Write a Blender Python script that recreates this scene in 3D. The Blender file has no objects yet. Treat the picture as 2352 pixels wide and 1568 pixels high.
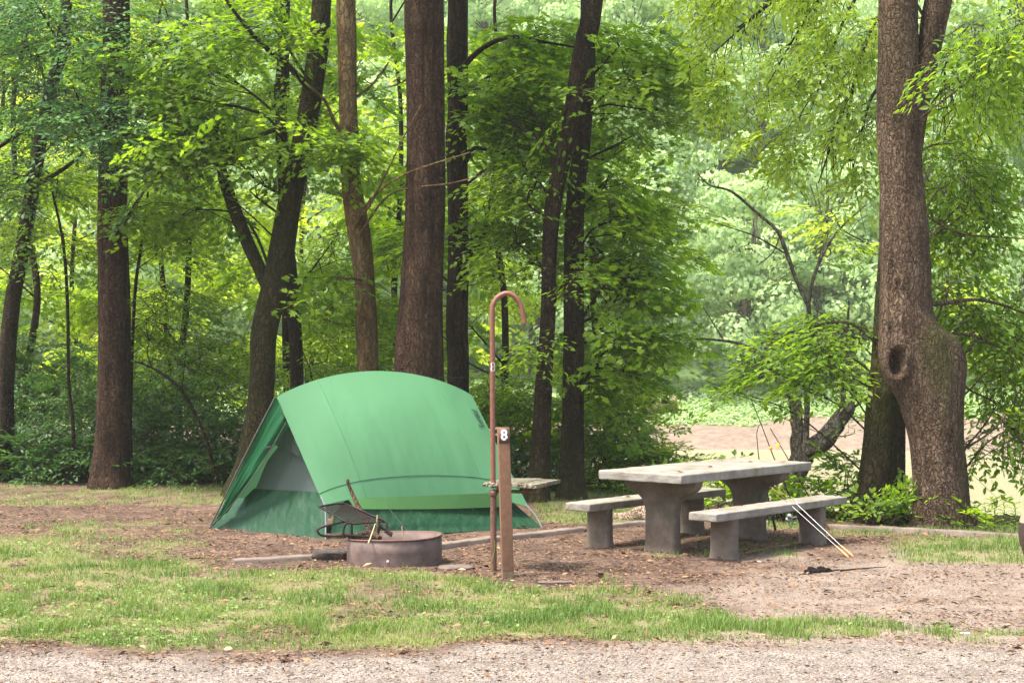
import bpy, math, random
import numpy as np
from mathutils import Vector, Matrix
R = math.radians
random.seed(7); RNG = np.random.default_rng(7)
sc = bpy.context.scene

# ------------------------------------------------------------------ camera, world, sun, exposure
F, CX, YH, EYE = 3866.0, 1176.0, 794.0, 1.92      # photo measured in a 2352 x 1568 grid
cam_d = bpy.data.cameras.new('camera'); cam = bpy.data.objects.new('camera', cam_d); sc.collection.objects.link(cam)
cam_d.sensor_width = 36; cam_d.lens = 36 * F / 2352; cam_d.clip_start = .1; cam_d.clip_end = 2000
cam.location = (0, 0, EYE); cam.rotation_euler = (R(90) + math.atan((YH - 784) / F), 0, 0)
sc.camera = cam
SUN_DIR = Vector((-.38, -.16, .91)).normalized()      # towards the sun
SUN_EL = math.asin(SUN_DIR.z); SUN_AZ = math.atan2(SUN_DIR.x, SUN_DIR.y)
w = bpy.data.worlds.new('World'); sc.world = w; w.use_nodes = True
wn = w.node_tree.nodes; bgn = wn['Background']
sky = wn.new('ShaderNodeTexSky'); sky.sky_type = 'NISHITA'; sky.sun_disc = False
sky.sun_elevation = SUN_EL; sky.sun_rotation = SUN_AZ
sky.air_density = 1.0; sky.dust_density = 5.0; sky.ozone_density = 1.0
w.node_tree.links.new(sky.outputs[0], bgn.inputs[0]); bgn.inputs[1].default_value = .15
sd = bpy.data.lights.new('sun', 'SUN'); sd.energy = 2.6; sd.angle = R(12); sd.color = (1, .95, .86)
so = bpy.data.objects.new('sun', sd); sc.collection.objects.link(so)
so.rotation_euler = SUN_DIR.to_track_quat('Z', 'Y').to_euler(); so.location = (-10, 0, 30)
sc.view_settings.view_transform = 'Standard'; sc.view_settings.look = 'None'
sc.view_settings.exposure = 1.75; sc.view_settings.gamma = 1.0
sc.render.engine = 'CYCLES'
sc.cycles.use_denoising = True
sc.cycles.max_bounces = 8; sc.cycles.diffuse_bounces = 6; sc.cycles.glossy_bounces = 2
sc.cycles.transmission_bounces = 4; sc.cycles.volume_bounces = 1; sc.cycles.transparent_max_bounces = 6

# ------------------------------------------------------------------ helpers
def W(px, py, Z):
    return np.array([(px - CX) / F * Z, Z, EYE - (py - YH) / F * Z])
def G(px, py, z=0.0):
    Z = F * (EYE - z) / (py - YH)
    return W(px, py, Z)
def plane_pt(px, py, p0, n):
    d = np.array([(px - CX) / F, 1, -(py - YH) / F]); o = np.array([0, 0, EYE])
    t = np.dot(p0 - o, n) / np.dot(d, n)
    return o + d * t
def topx(P):
    return CX + F * P[..., 0] / P[..., 1], YH - F * (P[..., 2] - EYE) / P[..., 1]

def tagit(o, label=None, cat=None, group=None, kind=None):
    if label: o['label'] = label
    if cat: o['category'] = cat
    if group: o['group'] = group
    if kind: o['kind'] = kind
    return o
def thing(name, label, cat, loc=(0, 0, 0), group=None):
    o = bpy.data.objects.new(name, None); sc.collection.objects.link(o); o.empty_display_size = .2
    o.location = loc; return tagit(o, label, cat, group)
def link(name, me, mats, parent=None, smooth=False):
    o = bpy.data.objects.new(name, me); sc.collection.objects.link(o)
    for m in (mats if isinstance(mats, (list, tuple)) else [mats]): me.materials.append(m)
    if smooth: me.polygons.foreach_set('use_smooth', [True] * len(me.polygons))
    if parent:
        o.parent = parent; o.matrix_parent_inverse = Matrix.Translation(-Vector(parent_world(parent)))
    return o
def parent_world(p):      # mesh parents already sit in world coordinates
    return Vector((0, 0, 0)) if p.type == 'MESH' else Vector(p.location)
def copy_tree(o, loc=None, rz=0, scale=None, label=None, parent=None):
    c = o.copy(); sc.collection.objects.link(c)
    if parent: c.parent = parent
    if loc is not None: c.location = loc; c.rotation_euler = (0, 0, rz)
    if scale is not None: c.scale = scale
    if label: c['label'] = label
    for ch in list(o.children): copy_tree(ch, parent=c)
    return c

class MB:
    """collects numpy pieces into one mesh"""
    def __init__(s): s.v = []; s.l = []; s.c = []; s.t = []; s.m = []; s.n = 0
    def add(s, V, Fc, tint=.5, mat=0):
        V = np.asarray(V, float).reshape(-1, 3); s.v.append(V)
        if isinstance(Fc, np.ndarray) and Fc.ndim == 2:
            s.l.append((Fc + s.n).ravel()); cnt = np.full(len(Fc), Fc.shape[1])
        else:
            s.l.append(np.concatenate([np.asarray(f) + s.n for f in Fc])); cnt = np.array([len(f) for f in Fc])
        s.c.append(cnt); s.n += len(V)
        s.t.append(np.broadcast_to(np.asarray(tint, float), (len(cnt),)).copy())
        s.m.append(np.full(len(cnt), mat))
        return s
    def mesh(s, name):
        me = bpy.data.meshes.new(name)
        V = np.concatenate(s.v); L = np.concatenate(s.l).astype(np.int32); C = np.concatenate(s.c)
        me.vertices.add(len(V)); me.vertices.foreach_set('co', V.ravel())
        me.loops.add(len(L)); me.loops.foreach_set('vertex_index', L)
        me.polygons.add(len(C)); st = np.concatenate([[0], np.cumsum(C)[:-1]]).astype(np.int32)
        me.polygons.foreach_set('loop_start', st); me.polygons.foreach_set('loop_total', C.astype(np.int32))
        me.polygons.foreach_set('material_index', np.concatenate(s.m).astype(np.int32))
        a = me.attributes.new('tint', 'FLOAT', 'FACE'); a.data.foreach_set('value', np.concatenate(s.t))
        me.update(calc_edges=True); me.validate()
        return me
    def obj(s, name, mats, parent=None, smooth=False):
        return link(name, s.mesh(name), mats, parent, smooth)

def hsh(i, j, k, seed):
    x = np.sin(i * 127.1 + j * 311.7 + k * 74.7 + seed * 53.3) * 43758.5453
    return x - np.floor(x)
def vnoise(P, seed=0):
    P = np.asarray(P, float); I = np.floor(P); f = P - I; f = f * f * (3 - 2 * f)
    r = 0
    for a in (0, 1):
        for b in (0, 1):
            for c in (0, 1):
                wgt = (f[..., 0] if a else 1 - f[..., 0]) * (f[..., 1] if b else 1 - f[..., 1]) * (f[..., 2] if c else 1 - f[..., 2])
                r = r + wgt * hsh(I[..., 0] + a, I[..., 1] + b, I[..., 2] + c, seed)
    return r
def fbm(P, o=4, seed=0):
    s = 0; a = .5; t = 0
    for k in range(o):
        s = s + a * vnoise(np.asarray(P) * 2 ** k + k * 17.3, seed + k); t += a; a *= .5
    return s / t
def n2(x, y, sc_, o=3, seed=0):
    return fbm(np.stack([x * sc_, y * sc_, np.zeros_like(x)], -1), o, seed)
def smooth01(x): x = np.clip(x, 0, 1); return x * x * (3 - 2 * x)

def catmull(P, step):
    """resample control rows smoothly (first 3 columns are positions)"""
    P = np.asarray(P, float); out = []
    for i in range(len(P) - 1):
        p0, p1, p2, p3 = P[max(i - 1, 0)], P[i], P[i + 1], P[min(i + 2, len(P) - 1)]
        n = max(1, int(np.linalg.norm((p2 - p1)[:3]) / step))
        for t in np.arange(n) / n:
            out.append(.5 * ((2 * p1) + (-p0 + p2) * t + (2 * p0 - 5 * p1 + 4 * p2 - p3) * t ** 2 + (-p0 + 3 * p1 - 3 * p2 + p3) * t ** 3))
    out.append(P[-1]); return np.array(out)
def tube(mb, P, r, sides=8, mat=0, tint=.5, cap=True, dr=None, disp=None, rough=0, seed=0, flat=False):
    """P (n,3), r (n,) ; dr = depth radius; frames parallel transported"""
    P = np.asarray(P, float); n = len(P); r = np.broadcast_to(np.asarray(r, float), (n,)).copy()
    T = np.gradient(P, axis=0); T /= np.linalg.norm(T, axis=1)[:, None] + 1e-9
    if flat: T = np.tile([0, 0, 1.], (n, 1))
    ref = np.array([1., 0, 0]) if abs(T[0, 0]) < .8 else np.array([0, 0, 1.])
    ang = np.arange(sides) / sides * 2 * np.pi
    V = np.zeros((n, sides, 3))
    u = ref
    for i in range(n):
        u = u - T[i] * np.dot(u, T[i]); u /= np.linalg.norm(u); v = np.cross(T[i], u)
        rd = r[i] if dr is None else dr[i]
        V[i] = P[i] + np.outer(np.cos(ang) * r[i], u) + np.outer(np.sin(ang) * rd, v)
    if rough:
        C = P[:, None, :]; D = V - C; Ln = np.linalg.norm(D, axis=2, keepdims=True) + 1e-9
        q = np.concatenate([D / Ln * 2.2, np.zeros_like(Ln)], 2)[..., :3] * 1.0
        q = q + np.arange(n)[:, None, None] * 0; q[..., 2] += P[:, 2][:, None] * 1.1
        V = V + D * ((fbm(q * 1.6, 3, seed) - .5) * 2 * rough)[..., None]
    if disp: V = disp(V, P)
    idx = np.arange(n * sides).reshape(n, sides); a = idx[:-1]; b = idx[1:]
    Q = np.stack([a, np.roll(a, -1, 1), np.roll(b, -1, 1), b], -1).reshape(-1, 4)
    mb.add(V.reshape(-1, 3), Q, tint, mat)
    if cap:
        mb.add(V[-1], [list(range(sides))], tint, mat); mb.add(V[0], [list(range(sides))[::-1]], tint, mat)
    return mb
def rod(mb, P, r, sides=8, step=.03, **k):
    P = catmull(np.asarray(P, float), step) if len(P) > 2 else np.asarray(P, float)
    return tube(mb, P, r, sides, **k)
def box(mb, o, ax, ay, az, mat=0, tint=.5, bev=0):
    """box spanned by vectors from corner o; bev chamfers every edge"""
    o, ax, ay, az = [np.asarray(q, float) for q in (o, ax, ay, az)]
    if not bev:
        V = [o + ax * i + ay * j + az * k for k in (0, 1) for j in (0, 1) for i in (0, 1)]
        return mb.add(V, np.array([[0, 2, 3, 1], [4, 5, 7, 6], [0, 1, 5, 4], [2, 6, 7, 3], [0, 4, 6, 2], [1, 3, 7, 5]]), tint, mat)
    L = [np.linalg.norm(a) for a in (ax, ay, az)]; U = [a / l for a, l in zip((ax, ay, az), L)]
    import bmesh
    bm = bmesh.new(); bmesh.ops.create_cube(bm, size=1)
    for v in bm.verts: v.co = Vector([v.co[i] * L[i] for i in range(3)])
    bmesh.ops.bevel(bm, geom=list(bm.edges), offset=bev, segments=3, profile=.6, affect='EDGES')
    c = o + (ax + ay + az) / 2
    V = [c + U[0] * v.co.x + U[1] * v.co.y + U[2] * v.co.z for v in bm.verts]
    bm.verts.index_update(); Fc = [[v.index for v in f.verts] for f in bm.faces]; bm.free()
    return mb.add(V, Fc, tint, mat)
def grid(mb, fn, nu, nv, mat=0, tint=.5):
    u, v = np.meshgrid(np.linspace(0, 1, nu), np.linspace(0, 1, nv), indexing='ij')
    V = fn(u, v).reshape(-1, 3); I = np.arange(nu * nv).reshape(nu, nv)
    Q = np.stack([I[:-1, :-1], I[1:, :-1], I[1:, 1:], I[:-1, 1:]], -1).reshape(-1, 4)
    return mb.add(V, Q, tint, mat)
def lerp(a, b, t): return a + (b - a) * t

# ------------------------------------------------------------------ materials
def newmat(name):
    m = bpy.data.materials.new(name); m.use_nodes = True
    nt = m.node_tree; return m, nt, nt.nodes, nt.links, nt.nodes['Principled BSDF']
def ramp(N, stops):
    r = N.new('ShaderNodeValToRGB'); e = r.color_ramp.elements
    e[0].position, e[0].color = stops[0][0], (*stops[0][1], 1); e[1].position, e[1].color = stops[-1][0], (*stops[-1][1], 1)
    for p, c in stops[1:-1]:
        q = e.new(p); q.color = (*c, 1)
    return r
def noise(N, L, scale, detail=4, rough=.6, coord='Object', vec=None, stretch=None):
    n = N.new('ShaderNodeTexNoise'); n.inputs['Scale'].default_value = scale; n.inputs['Detail'].default_value = detail
    n.inputs['Roughness'].default_value = rough
    tc = N.new('ShaderNodeTexCoord'); src = tc.outputs[coord]
    if stretch:
        mp = N.new('ShaderNodeMapping'); mp.inputs['Scale'].default_value = stretch; L.new(src, mp.inputs[0]); src = mp.outputs[0]
    L.new(src, n.inputs['Vector']); return n
def leaf_mat(name, stops, trans, tmix=.45, rough=.5):
    m, nt, N, L, P = newmat(name)
    a = N.new('ShaderNodeAttribute'); a.attribute_name = 'tint'
    r = ramp(N, stops); L.new(a.outputs['Fac'], r.inputs[0]); L.new(r.outputs[0], P.inputs['Base Color'])
    P.inputs['Roughness'].default_value = rough; P.inputs['Specular IOR Level'].default_value = .35
    t = N.new('ShaderNodeBsdfTranslucent')
    mx = N.new('ShaderNodeMixRGB'); mx.blend_type = 'MULTIPLY'; mx.inputs[0].default_value = 1; mx.inputs[2].default_value = (*trans, 1)
    L.new(r.outputs[0], mx.inputs[1]); L.new(mx.outputs[0], t.inputs[0])
    s = N.new('ShaderNodeMixShader'); s.inputs[0].default_value = tmix
    L.new(P.outputs[0], s.inputs[1]); L.new(t.outputs[0], s.inputs[2]); L.new(s.outputs[0], N['Material Output'].inputs[0])
    return m
M = {}
M['leaf'] = leaf_mat('leaf_green', [(0, (.05, .11, .009)), (.5, (.105, .195, .012)), (1, (.18, .29, .02))], (3.0, 2.7, 1.2), .5)
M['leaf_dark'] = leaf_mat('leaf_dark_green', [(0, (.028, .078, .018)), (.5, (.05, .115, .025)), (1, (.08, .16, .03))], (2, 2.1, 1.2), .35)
M['leaf_cool'] = leaf_mat('leaf_cool_green', [(0, (.05, .12, .045)), (.6, (.08, .17, .06)), (1, (.11, .22, .07))], (1.8, 2.1, 1.2), .35)
M['leaf_light'] = leaf_mat('leaf_sunlit_green', [(0, (.12, .21, .022)), (.5, (.21, .32, .034)), (1, (.32, .43, .06))], (2.6, 2.3, 1.1), .55)  # yellow-green lightened to put the sunnier background's light into the leaf colour
M['leaf_far'] = leaf_mat('leaf_far_hazed_green', [(0, (.24, .35, .16)), (.5, (.34, .46, .22)), (1, (.47, .58, .33))], (1.7, 1.7, 1.3), .5)  # pale narrow ramp puts the distance haze into the leaf colour
M['grass'] = leaf_mat('grass_blade', [(0, (.09, .16, .025)), (.4, (.17, .235, .05)), (.75, (.25, .28, .085)), (1, (.34, .29, .15))], (1.4, 1.5, 1.0), .35, .6)
M['weed'] = leaf_mat('weed_leaf', [(0, (.09, .18, .035)), (1, (.20, .31, .075))], (1.4, 1.5, 1.0), .3, .6)
M['litter'] = leaf_mat('litter_leaf', [(0, (.03, .018, .012)), (.3, (.09, .05, .03)), (.55, (.19, .10, .055)), (.8, (.34, .18, .08)), (1, (.42, .30, .18))], (1, 1, 1), .1, .7)

def bark(name, c1, c2, c3, scale=9, ridge=1.0, moss=False, fleck=0):
    m, nt, N, L, P = newmat(name)
    n1 = noise(N, L, scale, 6, .65, stretch=(1, 1, .16)); n1.inputs['Distortion'].default_value = .6
    n2_ = noise(N, L, 2.2, 3, .5)
    r = ramp(N, [(.33, c1), (.5, c2), (.68, c3)]); L.new(n1.outputs[0], r.inputs[0])
    mx = N.new('ShaderNodeMixRGB'); mx.blend_type = 'OVERLAY'; mx.inputs[0].default_value = .45
    L.new(r.outputs[0], mx.inputs[1]); L.new(n2_.outputs[0], mx.inputs[2]); col = mx.outputs[0]
    vo = N.new('ShaderNodeTexVoronoi'); vo.feature = 'DISTANCE_TO_EDGE'; vo.inputs['Scale'].default_value = scale * 2.6
    tc = N.new('ShaderNodeTexCoord'); mp = N.new('ShaderNodeMapping'); mp.inputs['Scale'].default_value = (1, 1, .3)
    nd = noise(N, L, 14, 2, .5); va = N.new('ShaderNodeMixRGB'); va.blend_type = 'ADD'; va.inputs[0].default_value = .12
    L.new(tc.outputs['Object'], va.inputs[1]); L.new(nd.outputs['Color'], va.inputs[2])
    L.new(va.outputs[0], mp.inputs[0]); L.new(mp.outputs[0], vo.inputs['Vector'])
    rr = ramp(N, [(0, (.18, .18, .18)), (.17, (1, 1, 1))]); L.new(vo.outputs['Distance'], rr.inputs[0])
    m2 = N.new('ShaderNodeMixRGB'); m2.blend_type = 'MULTIPLY'; m2.inputs[0].default_value = .75 * ridge
    L.new(col, m2.inputs[1]); L.new(rr.outputs[0], m2.inputs[2]); col = m2.outputs[0]
    if fleck:
        nf = noise(N, L, 55, 3, .6, stretch=(1, 1, .6)); rf = ramp(N, [(.60, (0, 0, 0)), (.68, (fleck, fleck, fleck))]); L.new(nf.outputs[0], rf.inputs[0])
        m3 = N.new('ShaderNodeMixRGB'); L.new(rf.outputs[0], m3.inputs[0]); L.new(col, m3.inputs[1]); m3.inputs[2].default_value = (.33, .27, .23, 1); col = m3.outputs[0]
    if moss:
        a = N.new('ShaderNodeAttribute'); a.attribute_name = 'moss'
        nm = noise(N, L, 16, 4, .7); ml = N.new('ShaderNodeMath'); ml.operation = 'MULTIPLY_ADD'
        L.new(nm.outputs[0], ml.inputs[0]); ml.inputs[1].default_value = 1.6; ml.inputs[2].default_value = -.2
        mu = N.new('ShaderNodeMath'); mu.operation = 'MULTIPLY'; mu.use_clamp = True; L.new(a.outputs['Fac'], mu.inputs[0]); L.new(ml.outputs[0], mu.inputs[1])
        m4 = N.new('ShaderNodeMixRGB'); L.new(mu.outputs[0], m4.inputs[0]); L.new(col, m4.inputs[1]); m4.inputs[2].default_value = (.055, .06, .012, 1); col = m4.outputs[0]
    L.new(col, P.inputs['Base Color']); P.inputs['Roughness'].default_value = .9; P.inputs['Specular IOR Level'].default_value = .15
    b = N.new('ShaderNodeBump'); b.inputs['Strength'].default_value = 1; b.inputs['Distance'].default_value = .05
    ad = N.new('ShaderNodeMath'); ad.operation = 'MULTIPLY'; L.new(n1.outputs[0], ad.inputs[0]); L.new(rr.outputs[0], ad.inputs[1])
    L.new(ad.outputs[0], b.inputs['Height']); L.new(b.outputs[0], P.inputs['Normal'])
    return m
M['bark_red'] = bark('bark_reddish', (0.0243, 0.0132, 0.00772), (0.0608, 0.0331, 0.0193), (0.102, 0.0617, 0.0351), 11)
M['bark_dark'] = bark('bark_dark', (0.0162, 0.0108, 0.00624), (0.0378, 0.0245, 0.0137), (0.0702, 0.049, 0.0273), 9, moss=True)
M['bark_grey'] = bark('bark_grey', (0.054, 0.0333, 0.0203), (0.106, 0.0676, 0.0421), (0.178, 0.122, 0.078), 10, .75, moss=True, fleck=.55)
M['bark_tan'] = bark('bark_tan', (0.0842, 0.05, 0.0211), (0.175, 0.112, 0.0515), (0.259, 0.176, 0.0889), 6, .4)
M['bark_pale'] = bark('bark_weathered', (0.075, 0.06, 0.0413), (0.18, 0.15, 0.105), (0.315, 0.277, 0.21), 9, .8)
M['twig'] = bark('twig_bark', (.03, .022, .016), (.07, .05, .035), (.12, .09, .06), 20, .3)

def simple(name, col, rough=.6, metal=0, var=.25, scale=30, bump=.2, bd=.004, spec=.5):
    m, nt, N, L, P = newmat(name)
    n = noise(N, L, scale, 5, .65)
    c = np.array(col); r = ramp(N, [(.3, tuple(c * (1 - var))), (.7, tuple(np.minimum(c * (1 + var), 1)))])
    L.new(n.outputs[0], r.inputs[0]); L.new(r.outputs[0], P.inputs['Base Color'])
    P.inputs['Roughness'].default_value = rough; P.inputs['Metallic'].default_value = metal; P.inputs['Specular IOR Level'].default_value = spec
    if bump:
        b = N.new('ShaderNodeBump'); b.inputs['Strength'].default_value = bump; b.inputs['Distance'].default_value = bd
        L.new(n.outputs[0], b.inputs['Height']); L.new(b.outputs[0], P.inputs['Normal'])
    return m
def concrete(name, base, dark, stain):
    m, nt, N, L, P = newmat(name)
    n = noise(N, L, 5, 6, .65); r = ramp(N, [(.35, dark), (.6, base)]); L.new(n.outputs[0], r.inputs[0])
    nf = noise(N, L, 90, 3, .7); rf = ramp(N, [(.3, (.55, .55, .55)), (.5, (1, 1, 1)), (.75, (1.0, 1.0, 1.0))]); L.new(nf.outputs[0], rf.inputs[0])
    mx = N.new('ShaderNodeMixRGB'); mx.blend_type = 'MULTIPLY'; mx.inputs[0].default_value = .6; L.new(r.outputs[0], mx.inputs[1]); L.new(rf.outputs[0], mx.inputs[2])
    ns = noise(N, L, 3.1, 5, .7); rs = ramp(N, [(.5, (0, 0, 0)), (.66, (.6, .6, .6))]); L.new(ns.outputs[0], rs.inputs[0])
    m2 = N.new('ShaderNodeMixRGB'); L.new(rs.outputs[0], m2.inputs[0]); L.new(mx.outputs[0], m2.inputs[1]); m2.inputs[2].default_value = (*stain, 1)
    L.new(m2.outputs[0], P.inputs['Base Color']); P.inputs['Roughness'].default_value = .9; P.inputs['Specular IOR Level'].default_value = .2
    vo = N.new('ShaderNodeTexVoronoi'); vo.inputs['Scale'].default_value = 60; tc = N.new('ShaderNodeTexCoord'); L.new(tc.outputs['Object'], vo.inputs[0])
    rv = ramp(N, [(.05, (0, 0, 0)), (.2, (1, 1, 1))]); L.new(vo.outputs['Distance'], rv.inputs[0])
    b = N.new('ShaderNodeBump'); b.inputs['Strength'].default_value = .5; b.inputs['Distance'].default_value = .004
    ad = N.new('ShaderNodeMath'); L.new(nf.outputs[0], ad.inputs[0]); L.new(rv.outputs[0], ad.inputs[1]); L.new(ad.outputs[0], b.inputs['Height']); L.new(b.outputs[0], P.inputs['Normal'])
    return m
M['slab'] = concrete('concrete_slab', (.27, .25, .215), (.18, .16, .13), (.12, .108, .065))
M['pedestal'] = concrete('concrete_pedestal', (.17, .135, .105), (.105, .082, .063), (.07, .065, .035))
M['curb'] = concrete('concrete_curb', (.21, .165, .135), (.13, .10, .08), (.10, .08, .055))
M['rust'] = simple('rusty_painted_steel', (0.188, 0.0713, 0.045), .55, .1, .3, 40, .3)
M['rust_dark'] = simple('rusty_steel_dark', (.14, .065, .045), .7, .2, .4, 35, .4)
M['ring'] = simple('fire_ring_steel', (.115, .078, .066), .75, .1, .45, 7, .35)
M['iron'] = simple('burnt_iron', (.035, .022, .02), .55, .5, .5, 50, .3)
M['soot'] = simple('ash_and_soot', (.08, .07, .065), .95, 0, .6, 20, .6, .02)
M['wood_post'] = simple('post_wood', (0.205, 0.142, 0.0874), .9, 0, .25, 18, .3, .004, .2)
M['post_paint'] = simple('brown_paint', (.11, .055, .042), .7, 0, .25, 45, .3)
M['plank'] = bark('weathered_plank', (0.124, 0.105, 0.0682), (0.223, 0.198, 0.136), (0.298, 0.273, 0.205), 7, .3)
M['white'] = simple('white_paint', (.8, .78, .7), .6, 0, .1, 60, .1)
M['rock'] = simple('grey_rock', (.055, .045, .04), .95, 0, .5, 14, .8, .03, .2)
M['slab_dirt'] = simple('soil_stained_stone', (.13, .10, .085), .95, 0, .3, 14, .6, .02, .2)
M['steel'] = simple('bright_steel', (.36, .36, .35), .4, .9, .08, 40, .05)
M['fork_wood'] = simple('fork_handle_wood', (.52, .24, .10), .5, 0, .2, 30, .1)
M['black'] = simple('black_plastic', (.015, .015, .017), .4, 0, .2, 30, .05)
M['blue'] = simple('blue_metal', (.02, .05, .45), .3, .4, .2, 30, .05)
M['silver'] = simple('silver_metal', (.5, .5, .5), .3, .8, .2, 40, .05)
M['cork'] = simple('cork', (.45, .22, .09), .8, 0, .25, 60, .2)
M['yellow'] = simple('yellow_plastic', (.85, .75, .03), .35, 0, .05, 30, 0)
M['orange'] = simple('orange_plastic', (.85, .25, .04), .35, 0, .05, 30, 0)
M['log'] = bark('dead_branch_bark', (.08, .05, .03), (.16, .10, .065), (.25, .17, .11), 14, .6)
M['char'] = simple('charred_wood', (.012, .010, .010), 1, 0, .5, 30, .8, .01, .05)
M['drift'] = bark('driftwood', (0.15, 0.105, 0.0675), (0.3, 0.217, 0.15), (0.39, 0.315, 0.232), 8, .3)
M['cream'] = simple('pale_stone', (0.434, 0.406, 0.35), .7, 0, .12, 30, .3)
M['drum_tan'] = simple('tan_plastic', (.30, .25, .17), .5, 0, .15, 20, .1)
M['drum_dark'] = simple('dark_plastic', (.05, .03, .028), .5, 0, .3, 20, .1)
M['pole_grey'] = simple('grey_tent_pole', (.10, .11, .10), .4, .4, .2, 30, .05)
M['letter'] = simple('dark_print', (.006, .03, .018), .6, 0, .1, 30, 0)
M['straw'] = simple('dry_twig', (.42, .31, .18), .8, 0, .3, 30, .1)

def nylon(name, col, tmix=.25, rough=.45, wr=.5, ws=(9, 9, 1.2), sheen=0):
    m, nt, N, L, P = newmat(name)
    n = noise(N, L, 1.6, 3, .5); c = np.array(col)
    r = ramp(N, [(.35, tuple(c * .93)), (.65, tuple(c * 1.05))]); L.new(n.outputs[0], r.inputs[0])
    L.new(r.outputs[0], P.inputs['Base Color']); P.inputs['Roughness'].default_value = rough; P.inputs['Specular IOR Level'].default_value = .35
    t = N.new('ShaderNodeBsdfTranslucent'); L.new(r.outputs[0], t.inputs[0])
    s = N.new('ShaderNodeMixShader'); s.inputs[0].default_value = tmix
    L.new(P.outputs[0], s.inputs[1]); L.new(t.outputs[0], s.inputs[2]); L.new(s.outputs[0], N['Material Output'].inputs[0])
    n2_ = noise(N, L, 1.0, 3, .5, stretch=ws); n3 = noise(N, L, 300, 1, .5)
    ad = N.new('ShaderNodeMath'); ad.operation = 'MULTIPLY_ADD'; L.new(n3.outputs[0], ad.inputs[0]); ad.inputs[1].default_value = .06; L.new(n2_.outputs[0], ad.inputs[2])
    b = N.new('ShaderNodeBump'); b.inputs['Strength'].default_value = wr; b.inputs['Distance'].default_value = .03
    L.new(ad.outputs[0], b.inputs['Height']); L.new(b.outputs[0], P.inputs['Normal'])
    return m
M['fly'] = nylon('tent_fly_nylon', (.095, .258, .117), .22, .6, .14)
M['fly_in'] = nylon('tent_fly_lining', (.09, .23, .065), .3, .5, .2)
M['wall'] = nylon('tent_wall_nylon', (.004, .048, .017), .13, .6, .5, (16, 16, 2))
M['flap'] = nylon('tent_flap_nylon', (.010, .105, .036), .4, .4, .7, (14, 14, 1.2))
M['mesh_door'] = nylon('tent_door_netting', (.12, .16, .145), .3, .8, .2)
M['mesh'] = nylon('tent_door_mesh', (0.0525, 0.07, 0.063), .3, .7, .3)

# ------------------------------------------------------------------ ground layout (authored over world x, y)
def interp(x, pts): p = np.array(pts, float); return np.interp(x, p[:, 0], p[:, 1])
def bank_edge(x):          # y where the near land drops to the river
    return interp(x, [(-60, 60), (-14, 40), (-6, 33), (0, 26), (2.2, 21.5), (3.5, 19.2), (8, 18.6), (60, 18.4)])
def ground_z(x, y):
    e = bank_edge(x); d = np.clip(y - e, 0, 40)
    z = -smooth01(d / 9) * 3.4
    z = z + (n2(x, y, .35, 3, 5) - .5) * .10 * smooth01((y - 18) / 3 + .3)
    z = z + (n2(x, y, 2.5, 3, 9) - .5) * .035
    # the tent pad behind the edging stands a little proud, ground outside keeps level
    return z
def masks(x, y):
    """grass cover, gravel cover in 0..1"""
    px = CX + F * x / np.maximum(y, 5); py = YH + F * EYE / np.maximum(y, 5)
    nz = n2(x, y, 1.3, 4, 1) ; nf = n2(x, y, 6, 3, 2)
    lo = interp(px, [(-3000, 1505), (0, 1495), (600, 1502), (1000, 1495), (1500, 1472), (1800, 1466), (2352, 1486), (5000, 1486)])
    hi = interp(px, [(-3000, 1225), (0, 1225), (300, 1265), (560, 1292), (1000, 1300), (1200, 1335), (1400, 1350), (1600, 1372), (1750, 1392), (1900, 1425), (2352, 1445), (5000, 1445)])
    g = smooth01((lo - py + (nz - .5) * 80) / 26) * smooth01((py - hi + (nz - .5) * 70) / 30)
    g = g * smooth01((nz * .6 + nf * .4 - interp(px, [(0, .22), (1400, .2), (1700, .36), (2000, .5), (2352, .46)])) / .17) 
    g = g * (1 - .6 * smooth01((n2(x, y, 1.9, 4, 301) - .56) / .06))
    def patch(x0, x1, y0, y1, s, thr):
        q = smooth01((px - x0) / s) * smooth01((x1 - px) / s) * smooth01((py - y0) / (s * .12)) * smooth01((y1 - py) / (s * .12))
        return q * smooth01((nz * .5 + nf * .5 - thr) / .2)
    g = np.maximum(g, patch(2010, 2600, 1226, 1300, 120, .18))
    g = np.maximum(g, patch(1880, 2500, 1205, 1232, 60, .15))
    g = np.maximum(g, patch(-900, 560, 1110, 1168, 60, .40))  # grass thinned so browner soil stands in for this strip's shade
    g = np.maximum(g, patch(1210, 1640, 1120, 1205, 60, .25))
    g = np.maximum(g, patch(1740, 1900, 1195, 1216, 30, .2))
    g = np.maximum(g, patch(1380, 1860, 1228, 1282, 60, .52))
    g = np.maximum(g, .8 * patch(-900, 520, 1190, 1300, 150, .45))
    gv = smooth01((py - lo - (nz - .5) * 80 + 8) / 34)
    gv2 = smooth01((px - interp(py, [(1200, 2350), (1260, 1800), (1300, 1600), (1380, 1500), (1450, 1400), (1568, 1000)]) + (nz - .5) * 500) / 260) * smooth01((py - 1225) / 60)
    return np.clip(g, 0, 1), np.clip(gv, 0, 1), np.clip(gv2, 0, 1)

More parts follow.
